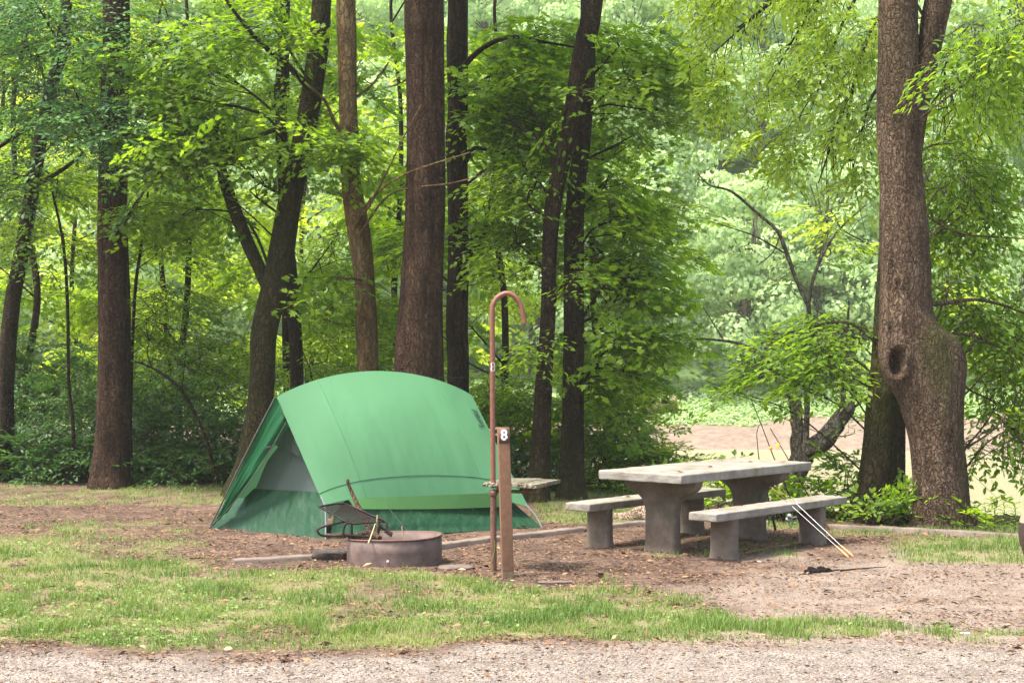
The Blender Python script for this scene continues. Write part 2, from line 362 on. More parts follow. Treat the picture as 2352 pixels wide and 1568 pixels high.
def build_ground():
    xs = np.concatenate([np.linspace(-150, -14, 30)[:-1], np.linspace(-14, -7, 60)[:-1], np.arange(-7, 8, .045), np.linspace(8, 14, 60)[1:], np.linspace(14, 150, 30)[1:]])
    ys = np.concatenate([np.linspace(-40, 5, 12)[:-1], np.linspace(5, 9, 30)[:-1], np.arange(9, 20, .05), np.arange(20, 45, .3), np.linspace(45, 160, 30)])
    X, Y = np.meshgrid(xs, ys, indexing='ij'); Z = ground_z(X, Y)
    g, gv, gv2 = masks(X, Y)
    I = np.arange(X.size).reshape(X.shape)
    Q = np.stack([I[:-1, :-1], I[1:, :-1], I[1:, 1:], I[:-1, 1:]], -1).reshape(-1, 4)
    mb = MB(); mb.add(np.stack([X, Y, Z], -1), Q)
    me = mb.mesh('ground')
    for nm, arr in (('grass', g), ('gravel', gv), ('gravel_dirt', gv2)):
        a = me.attributes.new(nm, 'FLOAT', 'POINT'); a.data.foreach_set('value', arr.ravel())
    m, nt, N, L, P = newmat('ground_soil')
    # wood chip mulch
    v1 = N.new('ShaderNodeTexVoronoi'); v1.inputs['Scale'].default_value = 1; v1.inputs['Randomness'].default_value = 1
    tc = N.new('ShaderNodeTexCoord'); mp = N.new('ShaderNodeMapping'); mp.inputs['Scale'].default_value = (28, 60, 40)
    nd = noise(N, L, 9, 3, .6); va = N.new('ShaderNodeMixRGB'); va.blend_type = 'ADD'; va.inputs[0].default_value = .1
    L.new(tc.outputs['Object'], va.inputs[1]); L.new(nd.outputs['Color'], va.inputs[2]); L.new(va.outputs[0], mp.inputs[0]); L.new(mp.outputs[0], v1.inputs['Vector'])
    sp = N.new('ShaderNodeSeparateColor'); L.new(v1.outputs['Color'], sp.inputs[0])
    rm = ramp(N, [(0, (0.051, 0.0306, 0.0238)), (.45, (0.0952, 0.0612, 0.0462)), (.75, (0.136, 0.0884, 0.0646)), (.93, (0.204, 0.129, 0.0816)), (1, (0.286, 0.204, 0.136))]); L.new(sp.outputs[0], rm.inputs[0])
    nb = noise(N, L, 1.7, 4, .6); rb = ramp(N, [(.35, (.62, .62, .62)), (.65, (1.15, 1.15, 1.15))]); L.new(nb.outputs[0], rb.inputs[0])
    mm = N.new('ShaderNodeMixRGB'); mm.blend_type = 'MULTIPLY'; mm.inputs[0].default_value = 1; L.new(rm.outputs[0], mm.inputs[1]); L.new(rb.outputs[0], mm.inputs[2])
    # gravel
    v2 = N.new('ShaderNodeTexVoronoi'); v2.inputs['Scale'].default_value = 110; L.new(tc.outputs['Object'], v2.inputs['Vector'])
    s2 = N.new('ShaderNodeSeparateColor'); L.new(v2.outputs['Color'], s2.inputs[0])
    rg = ramp(N, [(0, (.115, .09, .068)), (.35, (.195, .162, .130)), (.8, (.255, .222, .185)), (1, (.36, .325, .285))]); L.new(s2.outputs[0], rg.inputs[0])
    nb2 = noise(N, L, 3.5, 5, .65); rb2 = ramp(N, [(.35, (.70, .68, .66)), (.6, (1.05, 1.05, 1.05))]); L.new(nb2.outputs[0], rb2.inputs[0])
    mg = N.new('ShaderNodeMixRGB'); mg.blend_type = 'MULTIPLY'; mg.inputs[0].default_value = 1; L.new(rg.outputs[0], mg.inputs[1]); L.new(rb2.outputs[0], mg.inputs[2])
    # pinkish trodden dirt
    rd = ramp(N, [(0, (.115, .078, .058)), (.5, (.20, .153, .12)), (1, (.30, .25, .205))]); L.new(s2.outputs[1], rd.inputs[0])
    md = N.new('ShaderNodeMixRGB'); md.blend_type = 'MULTIPLY'; md.inputs[0].default_value = 1; L.new(rd.outputs[0], md.inputs[1]); L.new(rb2.outputs[0], md.inputs[2])
    def att(n):
        a = N.new('ShaderNodeAttribute'); a.attribute_name = n; return a.outputs['Fac']
    def mix(f, a, b):
        x = N.new('ShaderNodeMixRGB'); L.new(f, x.inputs[0]); L.new(a, x.inputs[1]); L.new(b, x.inputs[2]); return x.outputs[0]
    c = mix(att('gravel_dirt'), mm.outputs[0], md.outputs[0]); c = mix(att('gravel'), c, mg.outputs[0])
    # soil between the grass blades
    ng = noise(N, L, 30, 4, .7); rgs = ramp(N, [(.35, (.16, .13, .075)), (.55, (.20, .20, .08)), (.7, (.15, .20, .05))]); L.new(ng.outputs[0], rgs.inputs[0])
    gf = N.new('ShaderNodeMath'); gf.operation = 'MULTIPLY'; gf.inputs[1].default_value = .65; L.new(att('grass'), gf.inputs[0])
    c = mix(gf.outputs[0], c, rgs.outputs[0])
    L.new(c, P.inputs['Base Color']); P.inputs['Roughness'].default_value = .95; P.inputs['Specular IOR Level'].default_value = .15
    b = N.new('ShaderNodeBump'); b.inputs['Strength'].default_value = .9; b.inputs['Distance'].default_value = .015
    L.new(sp.outputs[1], b.inputs['Height'])
    b2 = N.new('ShaderNodeBump'); b2.inputs['Strength'].default_value = .6; b2.inputs['Distance'].default_value = .008; b2.invert = True
    L.new(v2.outputs['Distance'], b2.inputs['Height']); L.new(b.outputs[0], b2.inputs['Normal']); L.new(b2.outputs[0], P.inputs['Normal'])
    o = link('ground', me, m, smooth=True); o['kind'] = 'structure'
build_ground()

# river, far bank, hillside
WZ = -2.2
def build_far():
    m, nt, N, L, P = newmat('muddy_river_water')
    P.inputs['Base Color'].default_value = (.29, .25, .155, 1); P.inputs['Roughness'].default_value = .22; P.inputs['Specular IOR Level'].default_value = .5
    n = noise(N, L, .8, 3, .5, stretch=(1, 2.5, 1)); b = N.new('ShaderNodeBump'); b.inputs['Strength'].default_value = .08; b.inputs['Distance'].default_value = .05
    L.new(n.outputs[0], b.inputs['Height']); L.new(b.outputs[0], P.inputs['Normal'])
    mb = MB(); mb.add([(-150, 18, WZ), (150, 18, WZ), (150, 110, WZ), (-150, 110, WZ)], np.array([[0, 1, 2, 3]]))
    o = mb.obj('river', m); o['kind'] = 'structure'
    def far_z(x, y):
        sh = 65.5 + (n2(x, y * 0, .06, 2, 31) - .5) * 5 + interp(x, [(-60, -4), (0, 0), (12, 1), (25, -3)])
        d = y - sh
        z = WZ - .5 + interp(d, [(-6, -1.2), (0, .5), (2.5, .95), (5, 1.25), (8, 2.1), (13, 2.9), (16, 3.6), (28, 14), (60, 46), (90, 60)])
        z = z + (n2(x, y, .5, 4, 33) - .5) * .55 * smooth01(d / 4)
        return z
    xs = np.concatenate([np.linspace(-150, -32, 30)[:-1], np.arange(-32, 32, .4), np.linspace(32, 150, 30)]); ys = np.concatenate([np.arange(54, 84, .3), np.linspace(84, 160, 40)])
    X, Y = np.meshgrid(xs, ys, indexing='ij'); Z = far_z(X, Y); I = np.arange(X.size).reshape(X.shape)
    Q = np.stack([I[:-1, :-1], I[1:, :-1], I[1:, 1:], I[:-1, 1:]], -1).reshape(-1, 4)
    me = MB().add(np.stack([X, Y, Z], -1), Q).mesh('far_bank')
    sh = 65.5 + (n2(X, Y * 0, .06, 2, 31) - .5) * 5 + interp(X, [(-60, -4), (0, 0), (12, 1), (25, -3)])
    gr = smooth01((Y - sh - 5.2 + (n2(X, Y, .5, 3, 40) - .5) * 4) / 1.5)
    a = me.attributes.new('green', 'FLOAT', 'POINT'); a.data.foreach_set('value', gr.ravel())
    m, nt, N, L, P = newmat('river_bank')
    n = noise(N, L, 2.5, 6, .7); r1 = ramp(N, [(.35, (.13, .09, .062)), (.6, (.21, .155, .112))]); L.new(n.outputs[0], r1.inputs[0])
    r2 = ramp(N, [(.35, (.07, .12, .035)), (.65, (.13, .22, .06))]); L.new(n.outputs[0], r2.inputs[0])
    at = N.new('ShaderNodeAttribute'); at.attribute_name = 'green'
    mx = N.new('ShaderNodeMixRGB'); L.new(at.outputs['Fac'], mx.inputs[0]); L.new(r1.outputs[0], mx.inputs[1]); L.new(r2.outputs[0], mx.inputs[2])
    L.new(mx.outputs[0], P.inputs['Base Color']); P.inputs['Roughness'].default_value = .9
    b = N.new('ShaderNodeBump'); b.inputs['Strength'].default_value = .6; b.inputs['Distance'].default_value = .15; L.new(n.outputs[0], b.inputs['Height']); L.new(b.outputs[0], P.inputs['Normal'])
    o = link('far_bank', me, m, smooth=True); o['kind'] = 'structure'
    return far_z
far_z = build_far()

# ------------------------------------------------------------------ foliage machinery
LEAF_OVAL = (np.array([[0, 0, 0], [.30, .21, .05], [.68, .19, .04], [1.05, 0, -.06], [.68, -.19, .04], [.30, -.21, .05]]), np.array([[0, 3, 2, 1], [0, 5, 4, 3]]))
LEAF_WIDE = (np.array([[0, 0, 0], [.25, .33, .06], [.7, .30, .03], [1.0, 0, -.05], [.7, -.30, .03], [.25, -.33, .06]]), np.array([[0, 3, 2, 1], [0, 5, 4, 3]]))
_m = [(0, 0), (.10, .35), (.32, .52), (.38, .24), (.72, .46), (.66, .16), (1.05, 0), (.66, -.16), (.72, -.46), (.38, -.24), (.32, -.52), (.10, -.35)]
LEAF_MAPLE = (np.array([[a, b, .05 * abs(b) * 2 - .03 * a] for a, b in _m]), [[0, 3, 2, 1], [0, 6, 5, 3], [5, 4, 3], [0, 9, 7, 6], [0, 11, 10, 9], [9, 8, 7]])
LEAF_CLUMP = (np.array([[0, 0, 0], [.5, .4, .15], [1, .1, -.1], [.55, -.42, .1]]), np.array([[0, 1, 2, 3]]))
def add_leaves(mb, P, D, Nn, S, tpl, tint, mat=0):
    P, D, Nn = np.asarray(P), np.asarray(D), np.asarray(Nn)
    D = D / (np.linalg.norm(D, axis=1)[:, None] + 1e-9)
    Nn = Nn - D * (Nn * D).sum(1)[:, None]; Nn /= np.linalg.norm(Nn, axis=1)[:, None] + 1e-9
    B = np.cross(Nn, D); V0, Fc = tpl; k = len(V0); n = len(P)
    V = P[:, None, :] + S[:, None, None] * (V0[None, :, 0:1] * D[:, None] + V0[None, :, 1:2] * B[:, None] + V0[None, :, 2:3] * Nn[:, None])
    off = (np.arange(n) * k)
    if isinstance(Fc, np.ndarray):
        Q = (Fc[None] + off[:, None, None]).reshape(-1, Fc.shape[1]); mb.add(V.reshape(-1, 3), Q, np.repeat(tint, len(Fc)), mat)
    else:
        base = mb.n; mb.v.append(V.reshape(-1, 3)); mb.n += n * k
        for sz in sorted({len(f) for f in Fc}):
            fs = np.array([f for f in Fc if len(f) == sz])
            mb.l.append((fs[None] + off[:, None, None] + base).ravel()); mb.c.append(np.full(n * len(fs), sz))
            mb.t.append(np.repeat(tint, len(fs))); mb.m.append(np.full(n * len(fs), mat))
def make_spray(rng, L_=.95, spacing=.075, dens=1.0, droop=.25):
    P = []; D = []; tw = [(np.zeros(3), np.array([L_, 0, -droop * L_]))]
    x = .12; side = 1
    def z(a, b): return -droop * (a * a + b * b) / L_
    while x < L_:
        ang = side * rng.uniform(.7, 1.1); ln = (1 - x / L_) * .5 * L_ + .10; side = -side
        base = np.array([x, 0, z(x, 0)]); dv = np.array([math.cos(ang), math.sin(ang), 0])
        tip = base + dv * ln; tip[2] = z(tip[0], tip[1]); tw.append((base, tip))
        s = .05; k = 1
        while s < ln:
            if rng.random() < dens:
                q = base + dv * s; q[2] = z(q[0], q[1]); a2 = ang + k * rng.uniform(.5, 1.0)
                P.append(q); D.append([math.cos(a2), math.sin(a2), rng.uniform(-.45, .05)])
            k = -k; s += spacing * rng.uniform(.7, 1.3)
        P.append(tip); D.append([dv[0], dv[1], -.25]); x += spacing * rng.uniform(1.1, 1.7)
    P.append(np.array([L_, 0, z(L_, 0)])); D.append([1, 0, -.3])
    P = np.array(P); D = np.array(D); Nn = np.array([[0, 0, 1.]] * len(P)) + rng.normal(0, .33, (len(P), 3))
    return P, D, Nn, tw
SPR = [make_spray(np.random.default_rng(100 + i)) for i in range(8)]
SPR_D = [make_spray(np.random.default_rng(200 + i), spacing=.055, droop=.3) for i in range(8)]
SPR_S = [make_spray(np.random.default_rng(300 + i), L_=.6, spacing=.065, droop=.3) for i in range(8)]
def place_sprays(mb, O, Dir, up, scale, leaf, tpl, rng, tint0=.5, protos=None, twigs=True, lm=0, tm=1):
    """O origins, Dir main directions"""
    protos = protos or SPR; n = len(O); which = rng.integers(0, len(protos), n)
    Dir = Dir / np.linalg.norm(Dir, axis=1)[:, None]; Z = up - Dir * (up * Dir).sum(1)[:, None]; Z /= np.linalg.norm(Z, axis=1)[:, None]; Y = np.cross(Z, Dir)
    ti = np.clip(tint0 + rng.normal(0, .16, n), 0, 1)
    for w_ in range(len(protos)):
        s = np.where(which == w_)[0]
        if not len(s): continue
        P, D, Nn, tw = protos[w_]; Rm = np.stack([Dir[s], Y[s], Z[s]], 1)      # rows
        sc_ = scale[s][:, None, None]
        PP = (O[s][:, None] + sc_ * np.einsum('pk,nkj->npj', P, Rm)).reshape(-1, 3)
        DD = np.einsum('pk,nkj->npj', D, Rm).reshape(-1, 3); NN = np.einsum('pk,nkj->npj', Nn, Rm).reshape(-1, 3)
        DD = DD + rng.normal(0, .18, DD.shape); k = len(PP)
        keep = rng.random(k) < .93
        S = leaf * rng.uniform(.65, 1.2, k); T = np.clip(np.repeat(ti[s], len(P)) + rng.normal(0, .15, k), 0, 1)
        add_leaves(mb, PP[keep], DD[keep], NN[keep], S[keep], tpl, T[keep], lm)
        if twigs:
            A = np.array([t[0] for t in tw]); B = np.array([t[1] for t in tw]); r0 = .0035
            A = (O[s][:, None] + sc_ * np.einsum('pk,nkj->npj', A, Rm)).reshape(-1, 3); B = (O[s][:, None] + sc_ * np.einsum('pk,nkj->npj', B, Rm)).reshape(-1, 3)
            e1 = np.array([0, 0, 1.]) * r0; e2 = np.array([.87, .3, -.5]) * r0; e3 = np.array([-.87, -.3, -.5]) * r0
            V = np.stack([A + e1, A + e2, A + e3, B + e1 * .5, B + e2 * .5, B + e3 * .5], 1).reshape(-1, 3)
            f0 = np.array([[0, 1, 4, 3], [1, 2, 5, 4], [2, 0, 3, 5]]); Q = (f0[None] + (np.arange(len(A)) * 6)[:, None, None]).reshape(-1, 4)
            mb.add(V, Q, .5, tm)
DENS = .85
def blob_foliage(mb, tb, blobs, axis, leaf=.085, tpl=LEAF_OVAL, rng=None, pitch=(-.35, .1), tint=.5, gap=.42, protos=None, limb=.022, scale=1.0, branches=6, dens=1.0):
    """blobs: (centre xyz, rx, ry, rz, n). axis(z) gives trunk point; sprays fan away from it. tb receives limbs"""
    for (C, rx, ry, rz, n) in blobs:
        n = max(2, int(n * DENS * dens))
        C = np.asarray(C, float); P = rng.normal(0, 1, (n * 3, 3)); P /= np.linalg.norm(P, axis=1)[:, None]; P *= rng.random(n * 3)[:, None] ** .45
        P = P * [rx, ry, rz] + C
        if gap: P = P[fbm(P * 1.3 / scale, 2, 55) > gap]
        P = P[P[:, 2] > .12][:n]
        if not len(P): continue
        ax = axis(P[:, 2] - .3); D = P - ax; D[:, 2] = 0; D /= np.linalg.norm(D, axis=1)[:, None] + .3
        a = rng.uniform(0, 2 * np.pi, len(P)); D = D * .8 + np.stack([np.cos(a), np.sin(a), 0 * a], 1) * .75
        D[:, 2] = rng.uniform(*pitch, len(P))
        up = np.array([0, 0, 1.]) + rng.normal(0, .3, (len(P), 3))
        place_sprays(mb, P, D, up, scale * rng.uniform(.7, 1.15, len(P)), leaf, tpl, rng, tint, protos)
        # limb from trunk to the blob, then branches to sprays
        if limb:
            dz = min(1.6, .5 * np.linalg.norm((C - axis(np.array([C[2]]))[0])[:2]) + .2)
            A = axis(np.array([C[2] - dz]))[0]; mid = lerp(A, C, .55) + rng.normal(0, .12, 3) + [0, 0, .12]
            K = catmull(np.array([A, mid, C, C + (C - mid) * .5]), .15); tube(tb, K, np.linspace(limb, limb * .35, len(K)), 6, cap=False)
            for j in rng.permutation(len(P))[:branches]:
                i0 = rng.integers(len(K) // 3, len(K)); m_ = lerp(K[i0], P[j], .5) + rng.normal(0, .1, 3)
                Kb = catmull(np.array([K[i0], m_, P[j]]), .15); tube(tb, Kb, np.linspace(limb * .4, .004, len(Kb)), 4, cap=False)

def px_trunk(spec, Z, top=13.0, step=.07, sides=28, rough=.06, seed=1, tb=None, mat=0, dr_px=None, disp=None, flare=True, lean=0, flat=False):
    """spec rows (px, py, width px) from the base up; returns builder and axis function"""
    rows = []
    for r in spec:
        rows.append(list(W(r[0], r[1], Z + lean * (spec[0][1] - r[1]) / F * Z)) + [r[2] / 2 * Z / F])
    rows = np.array(rows)
    if rows[0, 2] > -.1:
        b = rows[0].copy(); b[2] = -.25; b[3] *= 1.05; rows = np.vstack([b, rows])
    if top and rows[-1, 2] < top:
        d = rows[-1] - rows[-2]; d[:3] /= abs(d[2]) + 1e-6; h = top - rows[-1, 2]
        e1 = rows[-1].copy(); e1[:3] += d[:3] * h * .5 * [.5, .5, 1]; e1[3] *= .7; e2 = e1.copy(); e2[:3] += d[:3] * h * .5 * [.2, .2, 1]; e2[3] *= .4
        rows = np.vstack([rows, e1, e2])
    K = catmull(rows, step); tb = tb or MB()
    if disp is None and flare:
        def disp(V, P):
            D = V - P[:, None, :]; th = np.arctan2(D[..., 1], D[..., 0]); z = np.clip(V[..., 2], 0, 9)
            k_ = np.exp(-z / .22) * .38 * np.maximum(0, np.cos(2.5 * th + seed)) ** 2 + np.exp(-z / .9) * .10 * np.cos(3 * th + seed * 2) + .025 * np.cos(5 * th + seed + z * .4)
            return V + D * k_[..., None] * [1, 1, 0]
    rr = K[:, 3].copy()
    if flare: rr *= 1 + .22 * np.exp(-np.clip(K[:, 2], 0, 9) / .14)
    drr = None if dr_px is None else np.minimum(rr, dr_px / 2 * Z / F)
    tube(tb, K[:, :3], rr, sides, rough=rough, seed=seed, mat=mat, dr=drr, disp=disp, flat=flat)
    def axis(z):
        z = np.asarray(z, float); return np.stack([np.interp(z, K[:, 2], K[:, 0]), np.interp(z, K[:, 2], K[:, 1]), z], -1)
    return tb, axis, K
def moss_attr(me, fn):
    co = np.zeros(len(me.vertices) * 3); me.vertices.foreach_get('co', co); co = co.reshape(-1, 3)
    a = me.attributes.new('moss', 'FLOAT', 'POINT'); a.data.foreach_set('value', np.clip(fn(co), 0, 1))
def B(px, py, Z, rx, ry, rz, n): return (W(px, py, Z), rx, ry, rz, n)

def hero(name, label, spec, Z, barkm, blobs=(), leafm='leaf', tpl=LEAF_OVAL, leaf=.085, moss=None, limbs=(), cat='tree', seed=1, group=None, crown_kw=None, canopy=0, **kw):
    base = W(spec[0][0], spec[0][1], Z); base[2] = 0
    t = thing(name, label, cat, tuple(base), group); rng = np.random.default_rng(seed * 91 + 5)
    tb, axis, K = px_trunk(spec, Z, seed=seed, **kw)
    for lb in limbs:      # rows (px, py, Z, width px)
        rows = np.array([list(W(a, b, c)) + [d / 2 * c / F] for a, b, c, d in lb]); k = catmull(rows, .08)
        tube(tb, k[:, :3], k[:, 3], 10, rough=.1, seed=seed + 3)
    if blobs or canopy:
        cb = MB()
        blob_foliage(cb, tb, blobs, axis, leaf, tpl, rng, **(crown_kw or {}))
        if canopy:
            for k in range(4):
                z0 = rng.uniform(8.6, 12); a = rng.uniform(0, 6.28); C = axis(np.array([z0]))[0] + [math.cos(a) * 1.7, math.sin(a) * 1.7, 0]
                n = canopy // 2; P = C + rng.normal(0, 1, (n, 3)) * [1.3, 1.3, .7]; P = P[P[:, 2] > 7.8]
                D = rng.normal(0, 1, P.shape) * [1, 1, .3]; N_ = np.array([0, 0, 1.]) + rng.normal(0, .4, P.shape)
                add_leaves(cb, P, D, N_, rng.uniform(.22, .42, len(P)), LEAF_WIDE, rng.random(len(P)))
                kk = catmull(np.array([axis(np.array([z0 - 1.2]))[0], lerp(axis(np.array([z0 - .6]))[0], C, .5), C]), .3); tube(tb, kk, np.linspace(.06, .02, len(kk)), 6, cap=False)
        cb.obj('crown', [M[leafm], M['twig']], t)
    tr = tb.obj('trunk', M[barkm], t, smooth=True)
    moss_attr(tr.data, moss or (lambda c: 0 * c[:, 0]))
    return t, axis

# ------------------------------------------------------------------ trees the photo shows one by one
def blb(*a): return [B(*q) for q in a]
low_moss = lambda c: .8 * np.exp(-np.clip(c[:, 2], 0, 9) / .5)
hero('broadleaf_tree', 'dark slender tree leaning right at the far left edge, above the brambles', [(5, 1130, 46), (12, 1000, 42), (12, 880, 40), (28, 700, 36), (46, 600, 34), (76, 420, 32), (100, 280, 30), (135, 120, 26), (160, -60, 22)], 24, 'bark_dark',
     blb((40, 120, 23.3, .9, .5, .9, 60), (150, 60, 23, .7, .5, .6, 45), (20, 420, 23.6, .7, .6, .5, 30), (130, 250, 23.2, .6, .5, .6, 30)), 'leaf_dark', seed=2, canopy=120,
     limbs=[[(76, 430, 23.9, 12), (150, 385, 23.2, 9), (190, 350, 22.8, 6)], [(105, 270, 23.9, 11), (40, 310, 23.2, 9), (-20, 350, 22.8, 8)]])
hero('broadleaf_tree', 'thick straight reddish-brown trunk on the left with a pale leafy spray hanging across it', [(252, 1125, 95), (252, 1080, 88), (258, 1000, 80), (262, 850, 74), (262, 700, 73), (258, 550, 70), (258, 420, 66), (262, 250, 64), (266, 100, 61), (266, 0, 60)], 22.9, 'bark_red',
     blb((300, 300, 21.6, .55, .4, .75, 46), (260, 120, 21.6, .8, .4, .4, 34), (180, 230, 21.8, .5, .4, .5, 26), (350, 420, 21.8, .35, .4, .25, 12), (420, 60, 22.5, .9, .6, .35, 34), (90, 20, 21.8, .8, .5, .3, 30)), 'leaf_cool', seed=3, moss=low_moss, canopy=220,
     crown_kw=dict(gap=.36, tint=.6))
hero('broadleaf_tree', 'dark leaning tree behind the left end of the tent with a broken stub limb', [(560, 1130, 76), (575, 1060, 62), (595, 950, 60), (603, 850, 58), (607, 760, 60), (635, 640, 62), (655, 520, 56), (672, 430, 52), (700, 300, 50), (725, 150, 48), (738, 0, 44)], 21.5, 'bark_dark',
     blb((520, 330, 21.2, 1.0, .6, .22, 60), (460, 230, 21.5, .8, .6, .25, 46), (600, 420, 21.2, .7, .5, .22, 30), (620, 80, 21, .7, .6, .5, 44), (420, 130, 21.6, .8, .6, .3, 34), (720, 330, 20.9, .5, .5, .35, 24), (430, 480, 22.3, .8, .6, .3, 34)), 'leaf', LEAF_MAPLE, .088, seed=4, canopy=200, moss=lambda c: .5 + 0 * c[:, 0],
     limbs=[[(628, 690, 21.6, 30), (600, 625, 21.7, 30), (570, 560, 21.8, 31), (538, 480, 21.9, 30), (514, 410, 22, 26), (505, 362, 22, 17)],
            [(722, 215, 21.3, 18), (660, 150, 21, 14), (600, 100, 20.8, 11), (540, 30, 20.6, 8), (500, -30, 20.5, 6)], [(655, 290, 21.3, 12), (560, 320, 21.1, 9), (480, 322, 21, 7), (380, 375, 20.9, 4)]])
hero('broadleaf_tree', 'thin dark upright tree close behind the leaning trunk left of the tent', [(682, 1120, 36), (682, 880, 31), (674, 700, 30), (656, 500, 27), (645, 250, 28), (655, 0, 22)], 23.4, 'bark_dark',
     blb((720, 700, 23.8, .8, .7, .6, 46), (700, 820, 24, .7, .6, .4, 30), (630, 200, 23, .35, .4, .9, 34), (760, 560, 24.4, .6, .6, .5, 30)), 'leaf', seed=5, canopy=120)
hero('dead_tree', 'pale tan half-stripped trunk behind the tent, left of the widest trunk', [(852, 1120, 50), (845, 850, 48), (842, 760, 50), (838, 650, 46), (828, 560, 52), (815, 480, 50), (805, 400, 44), (800, 250, 42), (797, 100, 44), (795, 0, 44)], 21.3, 'bark_tan',
     blb((800, 330, 20.7, .22, .3, .25, 10), (790, 640, 21, .2, .3, .25, 8), (880, 160, 21.6, .4, .5, .5, 20)), 'leaf', LEAF_MAPLE, .10, seed=6,
     limbs=[[(798, 320, 21.2, 12), (770, 285, 21, 9), (745, 230, 20.8, 7), (700, 190, 20.7, 6)], [(818, 520, 21.1, 11), (855, 455, 20.6, 7), (930, 400, 20, 4), (1080, 350, 19.6, 3)], [(826, 540, 21.1, 8), (900, 445, 20.4, 4), (1040, 420, 19.8, 3), (1130, 395, 19.6, 2)],
            [(818, 500, 21.1, 9), (850, 470, 20.6, 6), (930, 310, 20.0, 3), (968, 240, 19.8, 2)]])
hero('broadleaf_tree', 'widest straight reddish-brown trunk standing right behind the tent ridge', [(958, 1140, 130), (962, 850, 114), (967, 700, 100), (972, 600, 94), (978, 450, 91), (979, 300, 88), (976, 100, 90), (975, 0, 90)], 20.3, 'bark_red', seed=7, canopy=260, sides=48, rough=.03,
     blobs=blb((1010, 370, 19.9, .12, .2, .1, 2)), tpl=LEAF_OVAL)
hero('broadleaf_tree', 'dark knobbly straight tree just right of the widest trunk', [(1053, 1130, 52), (1053, 850, 50), (1050, 740, 50), (1053, 600, 48), (1052, 420, 47), (1048, 330, 50), (1052, 250, 46), (1050, 100, 50), (1052, 0, 46)], 22.5, 'bark_dark',
     blb((1160, 180, 22.2, .8, .8, .5, 60), (1200, 330, 22.6, .7, .7, .4, 46), (1130, 480, 22.8, .5, .6, .4, 30), (1240, 90, 22.4, .8, .7, .4, 46), (960, 560, 23.2, .6, .5, .4, 20)), 'leaf', LEAF_MAPLE, .10, seed=8, canopy=150,
     limbs=[[(1066, 150, 22.4, 16), (1110, 110, 22.2, 12), (1170, 85, 22, 11), (1240, 95, 21.8, 8), (1330, 110, 21.6, 5)], [(1070, 370, 22.4, 14), (1090, 340, 22.2, 9), (1180, 355, 22, 5), (1260, 330, 21.8, 3)],
            [(1070, 590, 22.5, 18), (1100, 560, 22.6, 14), (1115, 520, 22.8, 10), (1130, 440, 23, 7)]])
hero('maple_tree', 'slim tree leaning right beside the lantern hook, crossing another trunk high up', [(1232, 1152, 54), (1240, 1050, 46), (1248, 900, 40), (1258, 750, 35), (1262, 600, 34), (1270, 480, 38), (1290, 380, 36), (1310, 280, 36), (1325, 180, 38), (1345, 80, 42), (1362, 0, 46)], 20.9, 'bark_dark',
     blb((1230, 420, 21.5, .6, .5, .45, 34), (1260, 780, 20.4, .15, .2, .2, 5), (1300, 640, 20.4, .2, .2, .3, 5), (1190, 560, 21.8, .5, .5, .3, 24), (1340, 230, 20.2, .2, .2, .3, 5), (1220, 250, 21.8, .6, .6, .4, 30)), 'leaf', LEAF_OVAL, .09, seed=9, canopy=100, moss=low_moss,
     limbs=[[(1284, 400, 20.9, 14), (1250, 330, 21, 9), (1190, 290, 21.2, 6), (1150, 280, 21.3, 4)], [(1270, 470, 20.9, 10), (1240, 420, 21, 6), (1200, 380, 21.2, 4)]])
hero('maple_tree', 'dark straight maple between hook and table, its leafy side spreading right', [(1312, 1150, 60), (1315, 1000, 52), (1318, 800, 48), (1318, 600, 46), (1322, 450, 42), (1335, 350, 38), (1345, 250, 34), (1352, 150, 32), (1348, 0, 30)], 21.3, 'bark_dark',
     blb((1410, 120, 21.6, .75, .7, .5, 64), (1465, 250, 21.8, .55, .6, .22, 34), (1500, 160, 22.2, .5, .6, .3, 34), (1390, 430, 21.6, .6, .7, .35, 52), (1445, 500, 21.8, .5, .6, .3, 44), (1390, 590, 21.6, .65, .7, .35, 60), (1430, 650, 21.6, .4, .6, .3, 34),
         (1400, 740, 21.6, .55, .6, .3, 46), (1410, 790, 21.6, .5, .6, .25, 34), (1430, 860, 21.6, .3, .5, .12, 16), (1420, 330, 22.0, .35, .5, .2, 16), (1500, 640, 21.4, .25, .4, .12, 8), (1360, 880, 22, .4, .5, .3, 24)), 'leaf', LEAF_MAPLE, .10, seed=10, canopy=60, moss=low_moss,
     crown_kw=dict(gap=.45, tint=.65, dens=.55, branches=5))

